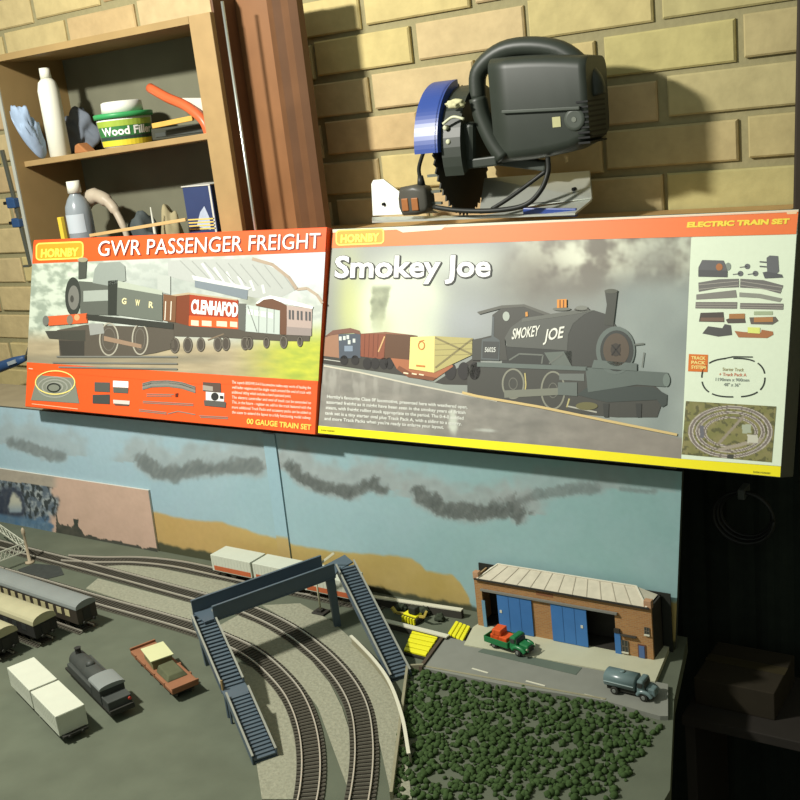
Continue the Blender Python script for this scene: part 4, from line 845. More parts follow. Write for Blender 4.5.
for a, b in (((428, 176), (438, 175)), ((430, 192), (441, 191)), ((432, 203), (442, 203))): MB().bar(PL(*a, 1.152), PL(*b, 1.152), .004, .0034).build('plug_pin', mat('dull_steel', S(118, 122, 112)), pg, world=True)
# ------------------------------------------------------------------ tracks and ground cover on the layout
def V(x, y, h=0): return Vector((x, y, BZ+h))
def GZ(px, py, h=0): return atZ(px, py, BZ+h)
bal = mat('pale_ballast', S(150, 150, 130), .95, .35, 260, bump=.6, spec=.1)
def patch(name, label, cat, pxs, m, h=.0012, kind=None, n=3):
    P = [GZ(x, y) for x, y in pxs]
    mb = MB(); mb.prism([(p.x, p.y, BZ) for p in P], (0, 0, h)); return tag(mb.build(name, m, BOARD, world=True), label)
patch('ballast_bed', 'pale grey ballast between the two rear tracks at left', 'ballast', [(96, 567), (142, 565), (200, 577), (236, 584), (262, 596), (240, 601), (200, 594), (150, 581)], bal, .0011)
patch('ballast_bed', 'pale grey ballast slab in front of the coaches and behind the nearest curve', 'ballast', [(86, 589), (98, 579), (192, 604), (222, 616), (214, 628), (190, 623)], bal, .0012)
patch('ballast_bed', 'pale ballast strip between the two curved tracks under the footbridge', 'ballast', [(216, 628), (238, 616), (262, 626), (288, 642), (312, 662), (330, 684), (342, 708), (372, 800), (352, 800), (318, 708), (300, 684), (278, 662), (254, 644), (226, 634)], bal, .0012)
patch('ballast_bed', 'ballast inside the nearest curved track beside the footbridge stairs', 'ballast', [(236, 662), (252, 668), (270, 684), (286, 708), (314, 800), (262, 800), (250, 720)], bal, .0011)
patch('ballast_bed', 'wide ballast shoulder between the outer curve and the low retaining wall', 'ballast', [(262, 606), (300, 604), (332, 622), (352, 640), (374, 662), (394, 690), (400, 708), (412, 800), (392, 800), (370, 700), (352, 672), (332, 655), (296, 626)], bal, .0012)
rail_m = mat('rail_steel', S(196, 190, 174), .4, .1, 80, metal=.3); slp = mat('sleeper_brown', S(64, 60, 50), .85, .2, 90); cess = mat('dark_track_bed', S(96, 94, 82), .95, .3, 240, bump=.5, spec=.1)
def track(name, label, pts, z0=.0, step=.0062, bed=True):
    C_ = curve_pts([(x, y, 0) for x, y in pts], 14); t = thing(name, label, 'railway track', V(pts[len(pts)//2][0], pts[len(pts)//2][1], z0), 0, 'model tracks' if name == 'model_track' else 'siding tracks')
    d = [0]
    for a, b in zip(C_[:-1], C_[1:]): d.append(d[-1]+(b-a).length)
    def at_(s):
        for i in range(len(C_)-1):
            if d[i+1] >= s: q = (s-d[i])/(d[i+1]-d[i]); return C_[i].lerp(C_[i+1], q), (C_[i+1]-C_[i]).normalized()
        return C_[-1], (C_[-1]-C_[-2]).normalized()
    def sweep(off, wd, za, zb):
        mb = MB(); n = max(8, int(d[-1]/.008)); rows = []
        for i in range(n+1):
            p, tt = at_(d[-1]*i/n); nn = Vector((-tt.y, tt.x, 0)); a = p+nn*(off-wd/2); b = p+nn*(off+wd/2)
            rows.append([mb._v((q.x, q.y, BZ+z)) for q, z in ((a, za), (b, za), (b, zb), (a, zb))])
        for r0_, r1_ in zip(rows[:-1], rows[1:]):
            for k in range(4): mb._f([r0_[k], r0_[(k+1) % 4], r1_[(k+1) % 4], r1_[k]])
        mb._f(rows[0][::-1]); mb._f(rows[-1]); return mb
    if bed: sweep(0, .030, z0, z0+.0015).build('track_bed', cess, t, world=True)
    mb = MB(); n = int(d[-1]/step)
    for i in range(n):
        p, tt = at_((i+.5)*step); nn = Vector((-tt.y, tt.x, 0)); a, b = p-nn*.0145, p+nn*.0145; mb.bar((a.x, a.y, BZ+z0+.0019), (b.x, b.y, BZ+z0+.0019), .0030, .0014)
    mb.build('sleepers', slp, t, world=True)
    for o_ in (-.0092, .0092): sweep(o_, .0014, z0+.0026, z0+.0047).build('rail', rail_m, t, world=True)
    return t
RT_ = .0047
track('model_track', 'rear track running along the foot of the backdrop under the white containers', [(-1.34, .950), (-1.28, .964), (-1.215, .986), (-1.14, .997), (-1.05, .996), (-.95, .994), (-.85, .994), (-.76, .994)], .0003)
track('model_track', 'long middle track curving from the left edge under the footbridge', [(-1.62, .958), (-1.45, .948), (-1.34, .943), (-1.2, .936), (-1.03, .926), (-.942, .922), (-.842, .897), (-.745, .853), (-.664, .797), (-.605, .73), (-.555, .65), (-.52, .57)])
track('model_track', 'nearest curved track passing beside the footbridge stairs', [(-1.55, .884), (-1.3, .871), (-1.165, .863), (-1.04, .858), (-.957, .853), (-.906, .845), (-.849, .832), (-.791, .808), (-.728, .771), (-.665, .715), (-.61, .645), (-.565, .56)])
track('siding_track', 'siding under the grey-roofed coach at the left edge', [(-1.62, .832), (-1.45, .823), (-1.25, .808), (-1.106, .797)])
track('siding_track', 'siding under the nearer cream-roofed coach at the left edge', [(-1.62, .792), (-1.45, .776), (-1.25, .758), (-1.132, .749)])
track('siding_track', 'siding under the cream-roofed coach lowest at the left edge', [(-1.55, .738), (-1.4, .724), (-1.25, .710), (-1.149, .700)])
# ------------------------------------------------------------------ rolling stock
und = mat('black_underframe', S(46, 46, 40), .7, .15, 60); whl = mat('wheel_steel', S(84, 82, 74), .5, .15, 80, metal=.3)
def wheels(t, xs, g=.0092, r=.0058, z=0):
    for x in xs:
        for s in (-1, 1): MB().lathe((x, s*(g-.0012), r+z), (0, s, 0), [(0, r), (.0014, r), (.0016, r*.7), (.0022, r*.25)], 16).build('wheel', whl, t)
def roof_arc(L, w_, z0, rise, th=.0012, n=10, over=.001):
    mb = MB(); P = []
    for i in range(n+1): a = math.pi*(i/n); P.append((-L/2-over, -w_/2*math.cos(a), z0+rise*math.sin(a)**.8 if 0 < i < n else z0))
    Q = [(x, y*.94, z-th) for x, y, z in P]; mb.smooth = False
    mb.prism(P+[(P[-1][0], P[-1][1], z0-th), (P[0][0], P[0][1], z0-th)], (L+2*over, 0, 0)); return mb
def coach(label, loc, rz, L, w_, hb, rise, roofm, bodym, winm, nw, group='railway coaches', upper=None):
    t = thing('railway_coach', label, 'railway coach', loc, rz, group)
    z0 = .011
    MB().box(-L/2, L/2, -w_/2, w_/2, z0, hb).build('body', bodym, t, .0006)
    roof_arc(L, w_+.001, hb+.0012, rise).build('roof', roofm, t)
    MB().box(-L/2+.004, L/2-.004, -w_/2+.004, w_/2-.004, .0075, z0).build('underframe', und, t)
    for x in (-L*.34, L*.34):
        b = MB().box(x-.018, x+.018, -.0075, .0075, .004, .0085).build('bogie', und, t)
        wheels(b, (x-.011, x+.011))
    for s in (-1, 1):
        for k in range(nw):
            x = -L/2+.012+(L-.024)*(k+.5)/nw
            MB().box(x-.0052, x+.0052, s*w_/2-(.0003 if s > 0 else .0004), s*w_/2+(.0004 if s > 0 else .0003), z0+(hb-z0)*.42, z0+(hb-z0)*.86).build('window', winm, t)
    for x in (L/2, ):
        MB().box(x-.0002, x+.0006, -.006, .006, z0+.003, hb-.003).build('end_door', und, t)
    for s in (-1, 1):
        for y in (-.0075, .0075): MB().cyl((s*L/2, y, .0115), (s*(L/2+.004), y, .0115), .0016, 10, .0022).build('buffer', und, t)
    return t
grey_roof = mat('grey_coach_roof', S(128, 134, 130), .6, .12, 30); cream_roof = mat('cream_coach_roof', S(172, 168, 134), .7, .14, 40); brn = mat('dark_brown_coach', S(62, 56, 46), .6, .15, 50); blk3 = mat('soot_black', S(44, 44, 40), .7, .2, 50)
cream_w = mat('cream_panel', S(196, 188, 144), .5, .1, 80); dim_w = mat('dim_glass', S(60, 64, 60), .3, .1)
def stand(x, y): return V(x, y, RT_)
a = math.radians(-4.6)
L = .30; coach('grey-roofed coach with cream window panels, furthest of the coaches at left', stand(-1.102-L/2*math.cos(a), .797-L/2*math.sin(a)), a, L, .031, .032, .008, grey_roof, brn, cream_w, 15)
L = .22; a = math.radians(-5); coach('long cream-roofed coach between the grey-roofed coach and the nearest one at left', stand(-1.127-L/2*math.cos(a), .749-L/2*math.sin(a)), a, L, .034, .029, .0105, cream_roof, blk3, dim_w, 9)
L = .20; a = math.radians(-6); coach('cream-roofed coach barely in view at the left edge, nearest of the coaches', stand(-1.143-L/2*math.cos(a), .700-L/2*math.sin(a)), a, L, .034, .029, .0105, cream_roof, blk3, dim_w, 8)
cont_m = mat('container_cream', S(200, 204, 186), .6, .06, 60); cont_o = mat('container_orange', S(186, 98, 58), .6, .1, 60)
def cwagon(label, loc, rz, hl=.084):
    t = thing('container_wagon', label, 'railway wagon', loc, rz, 'container wagons')
    MB().box(-hl, hl, -.014, .014, .0075, .0100).build('deck', und, t)
    MB().box(-hl+.004, hl-.004, -.006, .006, .004, .0075).build('frame', und, t)
    wheels(t, (-hl+.018, -hl+.038, hl-.038, hl-.018) if hl > .06 else (-.024, .024))
    for s in (-1, 1):
        for y in (-.0075, .0075): MB().cyl((s*hl, y, .0088), (s*(hl+.003), y, .0088), .0013, 10, .002).build('buffer', und, t)
    return t
def container(label, loc, rz, stripe=True):
    t = thing('shipping_container', label, 'container', loc, rz, 'white containers')
    MB().box(-.0385, .0385, -.0165, .0165, 0, .0245).build('body', cont_m, t, .0005)
    for s in (-1, 1):
        if stripe: MB().box(-.034, .037, s*.0165-.0003, s*.0165+.0003, .0015, .0085).build('orange_band', cont_o, t)
        mb = MB(); [mb.box(-.036+.006*i, -.0345+.006*i, s*.0165-.0002, s*.0165+.0002, .009, .0235) for i in range(13)]; mb.build('ribs', cont_m, t)
    for s in (-1, 1): MB().box(.0383 if s > 0 else -.0388, .0388 if s > 0 else -.0383, -.014, .014, .001, .0235).build('end_door', cont_m, t)
    return t
rz = math.radians(-1.2); c0 = V(-.969, .9955, .0003+RT_); ux, uy = math.cos(rz), math.sin(rz)
cwagon('container wagon on the rear track left of the footbridge deck', c0, rz)
for k, lab in ((-1, 'white container with an orange band, leftmost on the rear track'), (1, 'white container with an orange band partly behind the footbridge deck, second from left')):
    container(lab, (c0.x+k*.0405*ux, c0.y+k*.0405*uy, c0.z+.0100), rz)
c1 = V(c0.x+.1325*ux, c0.y+.1325*uy, .0003+RT_)
cwagon('container wagon on the rear track behind the footbridge leg', c1, rz, .0405)
container('white banded container seen under the footbridge deck behind the signal post', (c1.x, c1.y, c1.z+.0100), rz)
rz = math.radians(-18.2); ux, uy = math.cos(rz), math.sin(rz); c2 = V(-1.063+.0815*ux, .662+.0815*uy)
cwagon('container wagon standing on the bare board at the lower left', c2, rz)
container('plain cream container at the lower left corner, the further one on its wagon', (c2.x-.0405*ux, c2.y-.0405*uy, c2.z+.0100), rz, False)
container('plain cream container at the lower left corner, the nearer one on its wagon', (c2.x+.0405*ux, c2.y+.0405*uy, c2.z+.0100), rz, False)
# dark tank-like locomotive
rz = math.radians(-20); c = V(-.958, .688)
t = thing('model_locomotive', 'sooty black model locomotive standing on the bare board between wagon and containers', 'locomotive', c, rz)
loco = mat('grimy_black', S(66, 70, 66), .55, .25, 60)
MB().box(-.073, .073, -.0145, .0145, .010, .013).build('footplate', und, t)
mb = MB(); mb.lathe((-.066, 0, .0235), (1, 0, 0), [(0, .007), (.002, .0105), (.085, .0115), (.088, .0115)], 20); mb.build('boiler', loco, t)
MB().box(-.060, .02, -.0150, -.0075, .013, .024).build('side_tank', loco, t, .0012); MB().box(-.060, .02, .0075, .0150, .013, .024).build('side_tank', loco, t, .0012)
cb = MB().box(.02, .050, -.0148, .0148, .013, .032).build('cab', loco, t, .0008)
roof_arc(.033, .031, .0325, .004).build('cab_roof', grey_roof, t).location = (.035, 0, 0)
MB().box(.050, .070, -.014, .014, .013, .024).build('bunker', loco, t, .001)
MB().lathe((-.055, 0, .032), (0, 0, 1), [(0, .0042), (.002, .0034), (.008, .0036), (.009, .0042)], 16).build('chimney', blk3, t)
MB().lathe((-.015, 0, .033), (0, 0, 1), [(0, .0055), (.003, .005), (.005, .003), (.0055, .001)], 16).build('dome', loco, t)
wheels(t, (-.045, -.018, .009, .040), r=.0062)
for s in (-1, 1): MB().box(-.045, .012, s*.0118-.0006, s*.0118+.0006, .0055, .0075).build('coupling_rod', whl, t)
MB().box(.072, .0745, -.014, .014, .009, .015).build('buffer_beam', und, t); MB().cyl((.07, .011, .020), (.0722, .011, .020), .0018, 10).build('tail_lamp', mat('lamp_red', S(178, 60, 44), .4), t)
# brown flat wagon and its load
rz = math.radians(-22); c = V(-.9125, .7495)
t = thing('flat_wagon', 'rusty brown flat wagon on the bare board left of the footbridge stairs', 'railway wagon', c, rz)
rust = mat('rust_brown', S(144, 98, 68), .75, .2, 60)
MB().box(-.066, .066, -.0168, .0168, .0105, .0155).build('deck', rust, t, .001); MB().box(-.06, .06, -.012, .012, .006, .0105).build('frame', und, t)
wheels(t, (-.054, -.036, .036, .054))
for s in (-1, 1):
    for k in range(4): MB().box(-.05+.03*k, -.046+.03*k, s*.0168-.0005, s*.0168+.0008, .0105, .0165).build('stake_pocket', rust, t)
    MB().box(s*.066-.0012, s*.066+.0012, -.0165, .0165, .0155, .0185).build('end_board', rust, t)
ux, uy = math.cos(rz), math.sin(rz); W_ = lambda lx, ly, h: (c.x+lx*ux-ly*uy, c.y+lx*uy+ly*ux, BZ+h)
t = thing('cream_crate', 'cream-topped crate loaded on the brown flat wagon', 'crate', W_(-.014, 0, .0155), rz-.08)
MB().box(-.018, .018, -.0120, .0120, 0, .0115).build('crate_body', mat('olive_box', S(126, 122, 84), .8, .15, 60), t); MB().box(-.0205, .0205, -.0142, .0142, .0115, .0130).build('lid', mat('cream_lid', S(204, 206, 158), .6, .05), t, .0003)
t = thing('tarpaulin_load', 'dull olive sheeted load beside the cream-topped crate on the flat wagon', 'load', W_(.026, 0, .0155), rz)
MB().hexa([(-.0165, -.013, 0), (.0185, -.013, 0), (.0185, .013, 0), (-.0165, .013, 0)], [(-.0165, -.009, .0075), (.014, -.009, .0055), (.014, .009, .0055), (-.0165, .009, .0075)]).build('sheet', mat('olive_sheet', S(88, 92, 66), .9, .25, 90, bump=.4), t, .001)
# ------------------------------------------------------------------ footbridge
fb = mat('slate_blue_plastic', S(78, 93, 104), .45, .1, 50, spec=.45); fbd = mat('slate_blue_edge', S(84, 98, 107), .5, .1, 50)
A = Vector((-.851, .785, 0)); Bv = Vector((-.785, .932, 0)); dd = (Bv-A).normalized(); nn = Vector((-dd.y, dd.x, 0)); DW = .034; LEN = (Bv-A).length
t = thing('footbridge', 'slate-blue model footbridge spanning the curved tracks with stairs at both ends', 'footbridge', V(A.x+dd.x*.08, A.y+dd.y*.08))
def Wf(s, n, h): p = A+dd*s+nn*n; return Vector((p.x, p.y, BZ+h))
MB().prism([Wf(-.012, 0, .0690), Wf(LEN+.004, 0, .0690), Wf(LEN+.004, DW, .0690), Wf(-.012, DW, .0690)], (0, 0, .002)).build('deck', fb, t, world=True)
for n_, s0 in ((0, 0), (DW, -.013)):
    g = MB().prism([Wf(s0, n_-.001, .068), Wf(LEN+.003, n_-.001, .068), Wf(LEN+.003, n_-.001, .0855), Wf(s0, n_-.001, .0855)], nn*.002).build('girder', fb, t, world=True)
    MB().bar(Wf(s0, n_, .0862), Wf(LEN+.003, n_, .0862), .0034, .0016).build('top_rail', fbd, g, world=True)
    MB().bar(Wf(s0, n_, .0684), Wf(LEN+.003, n_, .0684), .0036, .0014).build('bottom_flange', fbd, g, world=True)
for s_, n_ in ((LEN-.002, .002), (-.006, DW-.004), (-.004, .002)):
    p = Wf(s_, n_, 0); w1 = .0075
    mb = MB(); mb.hexa([p-dd*w1*.55-nn*.001, p+dd*w1*.55-nn*.001, p+dd*w1*.55+nn*.003, p-dd*w1*.55+nn*.003], [q+Vector((0, 0, .0685)) for q in (p-dd*w1-nn*.001, p+dd*w1*.6-nn*.001, p+dd*w1*.6+nn*.003, p-dd*w1+nn*.003)])
    mb.build('leg', fb, t, world=True)
def stairs(t, top, bot, wd=.023, n=28, landing=None):
    top, bot = Vector(top), Vector(bot); d = bot-top; h = Vector((d.x, d.y, 0)).normalized(); sd = Vector((-h.y, h.x, 0))
    mb = MB()
    for i in range(n):
        p = top+d*((i+.5)/n); mb.bar(p-sd*wd/2, p+sd*wd/2, .0048, .0016)
    f = mb.build('stair_flight', fbd, t, world=True)
    mb = MB(); mb.hexa([top-sd*wd/2+Vector((0, 0, -.005)), top+sd*wd/2+Vector((0, 0, -.005)), bot+sd*wd/2+Vector((0, 0, -.005)), bot-sd*wd/2+Vector((0, 0, -.005))], [top-sd*wd/2+Vector((0, 0, -.0022)), top+sd*wd/2+Vector((0, 0, -.0022)), bot+sd*wd/2+Vector((0, 0, -.0022)), bot-sd*wd/2+Vector((0, 0, -.0022))]); mb.build('soffit', fb, f, world=True)
    for s in (-1, 1):
        o_ = sd*s*(wd/2+.0008); mb = MB(); z = lambda k: Vector((0, 0, k))
        mb.prism([top+o_+z(-.005), bot+o_+z(-.005), bot+o_+z(.0055), top+o_+z(.0055)], sd*s*.0012); mb.build('stringer', fb, f, world=True)
        MB().bar(top+o_+z(.0062), bot+o_+z(.0062), .0022, .0012).build('handrail', mat('pale_handrail', S(150, 152, 140), .5), f, world=True)
tl = Wf(-.008, DW*.42, .0705); ml = GZ(233, 686, .034); q = (ml-tl); ml2 = tl+q
stairs(t, tl, ml2, .023, 20)
hl = Vector((q.x, q.y, 0)).normalized(); ml3 = ml2+hl*.020
sd_ = Vector((-hl.y, hl.x, 0)); mb = MB(); mb.prism([ml2-sd_*.0135, ml3-sd_*.0135, ml3+sd_*.0135, ml2+sd_*.0135], (0, 0, -.003)); mb.build('landing', fbd, t, world=True)
for s in (-1, 1):
    for e in (ml2+hl*.003, ml3-hl*.003): MB().bar(e+sd_*s*.011-Vector((0, 0, .002)), Vector((e.x, e.y, BZ))+sd_*s*.011, .002, .002, (1, 0, 0)).build('landing_post', fb, t, world=True)
MB().bar(ml2+hl*.002-sd_*.012, ml2+hl*.002-sd_*.012+Vector((0, 0, .012)), .002, .002, (1, 0, 0)).build('lamp_post', mat('tan_post', S(150, 126, 84), .6), t, world=True)
e2 = ml3+hl*.085; e2.z = BZ+.004; stairs(t, ml3, e2, .023, 18)
e0_, e1_ = Wf(LEN+.001, -.002, .0692), Wf(LEN+.001, DW, .0692)
l0, l1 = GZ(338, 572, .0692), GZ(353, 563, .0692)
MB().prism([e0_, l0, l1, GZ(345, 556, .0692), e1_], (0, 0, .002)).build('landing', fbd, t, world=True)
tr = (l0+l1)/2+Vector((0, 0, .0014)); br = GZ(401, 677, .003); stairs(t, tr, br, .022, 34)
# ------------------------------------------------------------------ signal, gates, walls
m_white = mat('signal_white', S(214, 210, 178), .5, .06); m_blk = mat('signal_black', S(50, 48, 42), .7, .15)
c = GZ(321, 613)
t = thing('semaphore_signal', 'slim white semaphore signal post standing behind the footbridge leg', 'signal', c)
MB().cyl((0, 0, .003), (0, 0, .066), .0012, 10).build('post', m_white, t); B(-.010, .010, -.008, .008, 0, .003).build('base', m_blk, t, .001); B(-.004, .004, -.004, .004, .003, .006).build('base_block', m_blk, t, .0005)
p = atY(334, 553, c.y-.004)-c; p0 = Vector((0, -.0018, .064)); MB().bar(p0, p, .0012, .003).build('signal_arm', m_white, t, .0002); MB().lathe((0, 0, .066), (0, 0, 1), [(0, .0016), (.002, .0004)], 10).build('finial', m_blk, t)
c = GZ(30, 563)
t = thing('crossing_gate', 'pale post with two white lattice gates standing at the far left by the tunnel card', 'gate', c)
MB().lathe((0, 0, 0), (0, 0, 1), [(0, .0075), (.003, .007), (.0032, .0024), (.048, .0020), (.05, .003), (.056, .003), (.06, .001)], 14).build('post', mat('weathered_stone', S(170, 156, 130), .8, .2, 80), t)
for e in ((-4, 524), (-6, 557)):
    p = GZ(*e, .030)-c; p.z = .030; d = p.normalized(); a0, a1 = Vector((0, 0, .034))+d*.003, Vector((p.x, p.y, .034))
    mb = MB(); z = lambda k: Vector((0, 0, k)); mb.bar(a0, a1, .0012, .0016); mb.bar(a0-z(.014), a1-z(.014), .0012, .0016)
    n = 7
    for i in range(n):
        u, v_ = a0.lerp(a1, i/n), a0.lerp(a1, (i+1)/n); mb.bar(u, v_-z(.014), .0008, .001); mb.bar(u-z(.014), v_, .0008, .001)
    mb.build('lattice_gate', mat('gate_white', S(206, 208, 188), .6, .05), t)
patch('dark_patch', 'dark patch of ground at the foot of the crossing gate post', 'ground patch', [(18, 570), (34, 564), (60, 566), (64, 575), (48, 579), (24, 576)], mat('dark_ground', S(58, 62, 58), .95, .3, 120, bump=.5), .0008)  # darker pad laid on the ground
capm = mat('white_coping', S(212, 210, 188), .6, .05); drk = mat('dark_wall_side', S(62, 60, 52), .85, .2, 60)
def lowwall(label, pxa, pxb, h, dpt=.006):
    a, b = GZ(*pxa, h), GZ(*pxb, h); a.z = b.z = BZ; d = (b-a).normalized(); n_ = Vector((-d.y, d.x, 0))*dpt
    t = thing('low_wall', label, 'wall', (a+b)/2, 0, 'white-topped low walls')
    MB().prism([a, b, b+n_, a+n_], (0, 0, h-.0015)).build('wall_body', drk, t, world=True); z = Vector((0, 0, h-.0015)); MB().prism([a+z-n_*.1, b+z-n_*.1, b+z+n_*1.1, a+z+n_*1.1], (0, 0, .0015)).build('coping', capm, t, world=True)
lowwall('white-topped low wall close against the tan hill of the backdrop', (364, 596), (461, 610.5), .012)
lowwall('white-topped low wall in front of the yellow digger', (379, 620), (446.5, 637), .009)
# curved retaining wall
P = curve_pts([GZ(352, 645), GZ(362, 655), GZ(374, 668), GZ(386, 684), GZ(395, 702), GZ(404, 730), GZ(410, 765)], 5)
mb = MB(); z = Vector((0, 0, .012))
for a, b in zip(P[:-1], P[1:]):
    n_ = Vector((-(b-a).y, (b-a).x, 0)).normalized()*.0022; mb.hexa([a, b, b+n_, a+n_], [a+z, b+z, b+n_+z, a+n_+z])
t = thing('retaining_wall', 'curved beige retaining wall between the outer track and the right-hand stairs', 'wall', P[6])
mb.build('wall_body', mat('beige_card_wall', S(146, 142, 116), .85, .15, 120), t, world=True)
mb = MB()
for a, b in zip(P[:-1], P[1:]): mb.bar(a+z+Vector((0, 0, .0006)), b+z+Vector((0, 0, .0006)), .0036, .0014)
mb.build('coping', capm, t, world=True)
# ------------------------------------------------------------------ road, pavement, hedge
road_m = mat('model_tarmac', S(134, 136, 126), .9, .1, 60, spec=.1); pav = mat('model_pavement', S(190, 190, 162), .9, .1, 50)
RH = .005
def G5(px, py): p = GZ(px, py, RH); p.z = BZ; return p
P = [G5(423, 668), G5(446, 637), G5(466, 641), G5(607, 672), G5(668, 684), G5(668, 716), G5(660, 716), G5(606, 701), G5(500, 684)]
t = thing('model_road', 'grey model road with dashed white line in front of the warehouse', 'road', P[0])
MB().prism(P, (0, 0, RH)).build('carriageway', road_m, t, world=True)
for (a, b) in (((472, 668.5), (488, 673)), ((526, 681), (545, 686)), ((584, 694.5), (603, 699))):
    p, q = GZ(*a, RH), GZ(*b, RH); MB().bar(p+Vector((0, 0, .0002)), q+Vector((0, 0, .0002)), .0022, .0004).build('white_dash', capm, t, world=True)
MB().prism([GZ(478, 652, RH), GZ(486, 647, RH), GZ(582, 668, RH), GZ(576, 675, RH)], (0, 0, .0004)).build('darker_patch', mat('darker_road', S(96, 108, 96), .9, .12, 60), t, world=True)  # darker, greener patch on the carriageway
a, b = G5(422, 669), G5(446, 636); MB().prism([a-Vector((.004, 0, 0)), b-Vector((.004, 0, 0)), b, a], (0, 0, .0075)).build('edge_wall', mat('brown_edge', S(84, 72, 58), .85, .15, 80), t, world=True)
P = [GZ(*q, RH) for q in ((464, 645.5), (473, 628), (500, 615), (672, 640), (665.5, 657), (655, 682.5), (607, 671.5), (540, 659))]
P = [Vector((p.x, p.y, BZ)) for p in P]; P[2] = V(-.612, 1.0245); P[3] = V(-.388, 1.0245)
o = base_origin(MB().prism(P, (0, 0, RH+.0012)).build('pavement', pav)); tag(o, 'pale concrete forecourt in front of the brick warehouse', 'pavement'); PVZ = RH+.0012
hedge_m = mat('hedge_green', S(64, 84, 48), .95, .4, 120, bump=.8, spec=.05)
hp = [(408, 672), (424, 671), (500, 686), (604, 703), (662, 722), (662, 800), (392, 800)]
HP = [GZ(*q) for q in hp]
def inside(p):
    c_ = False
    for a, b in zip(HP, HP[1:]+HP[:1]):
        if (a.y > p[1]) != (b.y > p[1]) and p[0] < (b.x-a.x)*(p[1]-a.y)/(b.y-a.y)+a.x: c_ = not c_
    return c_
rnd = random.Random(11); mb = MB(); k = 0
x0, x1, y0, y1 = min(p.x for p in HP), max(p.x for p in HP), min(p.y for p in HP), max(p.y for p in HP)
while k < 1700:
    x, y = rnd.uniform(x0, x1), rnd.uniform(y0, y1)
    if not inside((x, y)) or x > -.345: continue
    k += 1; s_ = rnd.uniform(.0016, .0040); mb.blob((x, y, BZ+s_*.45), s_*1.1, s_*1.1, s_, 1, .3, 6, k)
t = thing('planted_bed', 'kerbed bed of rough green bushes filling the ground in front of the road', 'bushes', HP[0])
tag(mb.build('hedge_scatter', hedge_m, t, world=True), kind='stuff')
for a, b in ((0, 6), (0, 1)): MB().bar(HP[a]+Vector((0, 0, .0045)), HP[b]+Vector((0, 0, .0045)), .003, .009).build('kerb', mat('beige_card_wall', S(146, 142, 116)), t, world=True)
MB().bar(GZ(424, 670)+Vector((0, 0, .0028)), GZ(606, 703.5)+Vector((0, 0, .0028)), .0026, .0056).build('kerb', mat('beige_card_wall', S(146, 142, 116)), t, world=True)
# yellow slatted stacks
yel = mat('signal_yellow', S(240, 234, 40), .5, .06, 60)
def slats(label, q, n, along):
    P = [GZ(*p) for p in q]; c = sum(P, Vector())/4; t = thing('slatted_pallet', label, 'pallet', c, 0, 'yellow slatted pallets')
    MB().prism([c+(p-c)*1.06 for p in P], (0, 0, .003)).build('dark_base', m_blk, t, world=True)
    a, b, c_, d = P if along else (P[1], P[2], P[3], P[0])
    for i in range(n):
        u0, u1 = (i+.1)/n, (i+.9)/n; z = Vector((0, 0, .003)); MB().prism([a.lerp(d, u0)+z, b.lerp(c_, u0)+z, b.lerp(c_, u1)+z, a.lerp(d, u1)+z], (0, 0, .0028)).build('yellow_slat', yel, t, .0006, world=True)
slats('larger bright yellow slatted pallet on the ground left of the road', [(413.5, 633), (440, 638.5), (426, 660), (404, 654.5)], 5, True)
slats('smaller yellow slatted pallet between the low wall and the warehouse forecourt', [(456, 624.5), (471, 630.5), (463.5, 645), (448, 637)], 4, False)
# yellow digger among dark bushes
c = GZ(414, 621)
t = thing('toy_digger', 'small yellow and black toy digger behind the front low wall', 'digger', c, math.radians(-8))
B(-.014, .012, -.008, .008, .0, .008).build('tracks', m_blk, t, .002); B(-.012, .010, -.006, .006, .008, .011).build('chassis', yel, t, .001); B(-.004, .008, -.005, .005, .011, .021).build('cab', mat('cab_dark', S(52, 54, 46), .5), t, .0015)
mb = MB(); mb.bar((.010, 0, .009), (.022, -.004, .013), .002, .003); mb.bar((.022, -.004, .013), (.027, -.004, .022), .002, .003); mb.build('boom', mat('dull_yellow', S(190, 170, 80), .6, .1), t)
mb = MB(); mb.bar((-.012, -.002, .008), (-.026, -.004, .007), .002, .003); mb.bar((-.026, -.004, .007), (-.032, -.004, .013), .004, .003); mb.build('bucket_arm', mat('dull_yellow', S(190, 170, 80)), t)
for k in range(5): B(-.011+.0046*k, -.0085+.0046*k, -.0105, -.008, .001, .009).build('yellow_slat', yel, t)
for i, (px, py, s_, lab) in enumerate(((400, 613, .0065, 'dark green model bush left of the yellow digger'), (423, 616, .0065, 'dark green model bush right behind the yellow digger'), (439, 622, .0055, 'small dark bush right of the yellow digger'))):
    p = GZ(px, py); o = base_origin(MB().blob((p.x, p.y+.003, BZ+s_*.8), s_*1.2, s_*.8, s_, 3, .35, 9, i).build('model_bush', mat('bush_dark', S(58, 66, 50), .95, .35, 160, bump=.8))); tag(o, lab, 'bush', 'dark model bushes')
    for v in o.data.vertices: v.co.z = max(v.co.z, .0003)
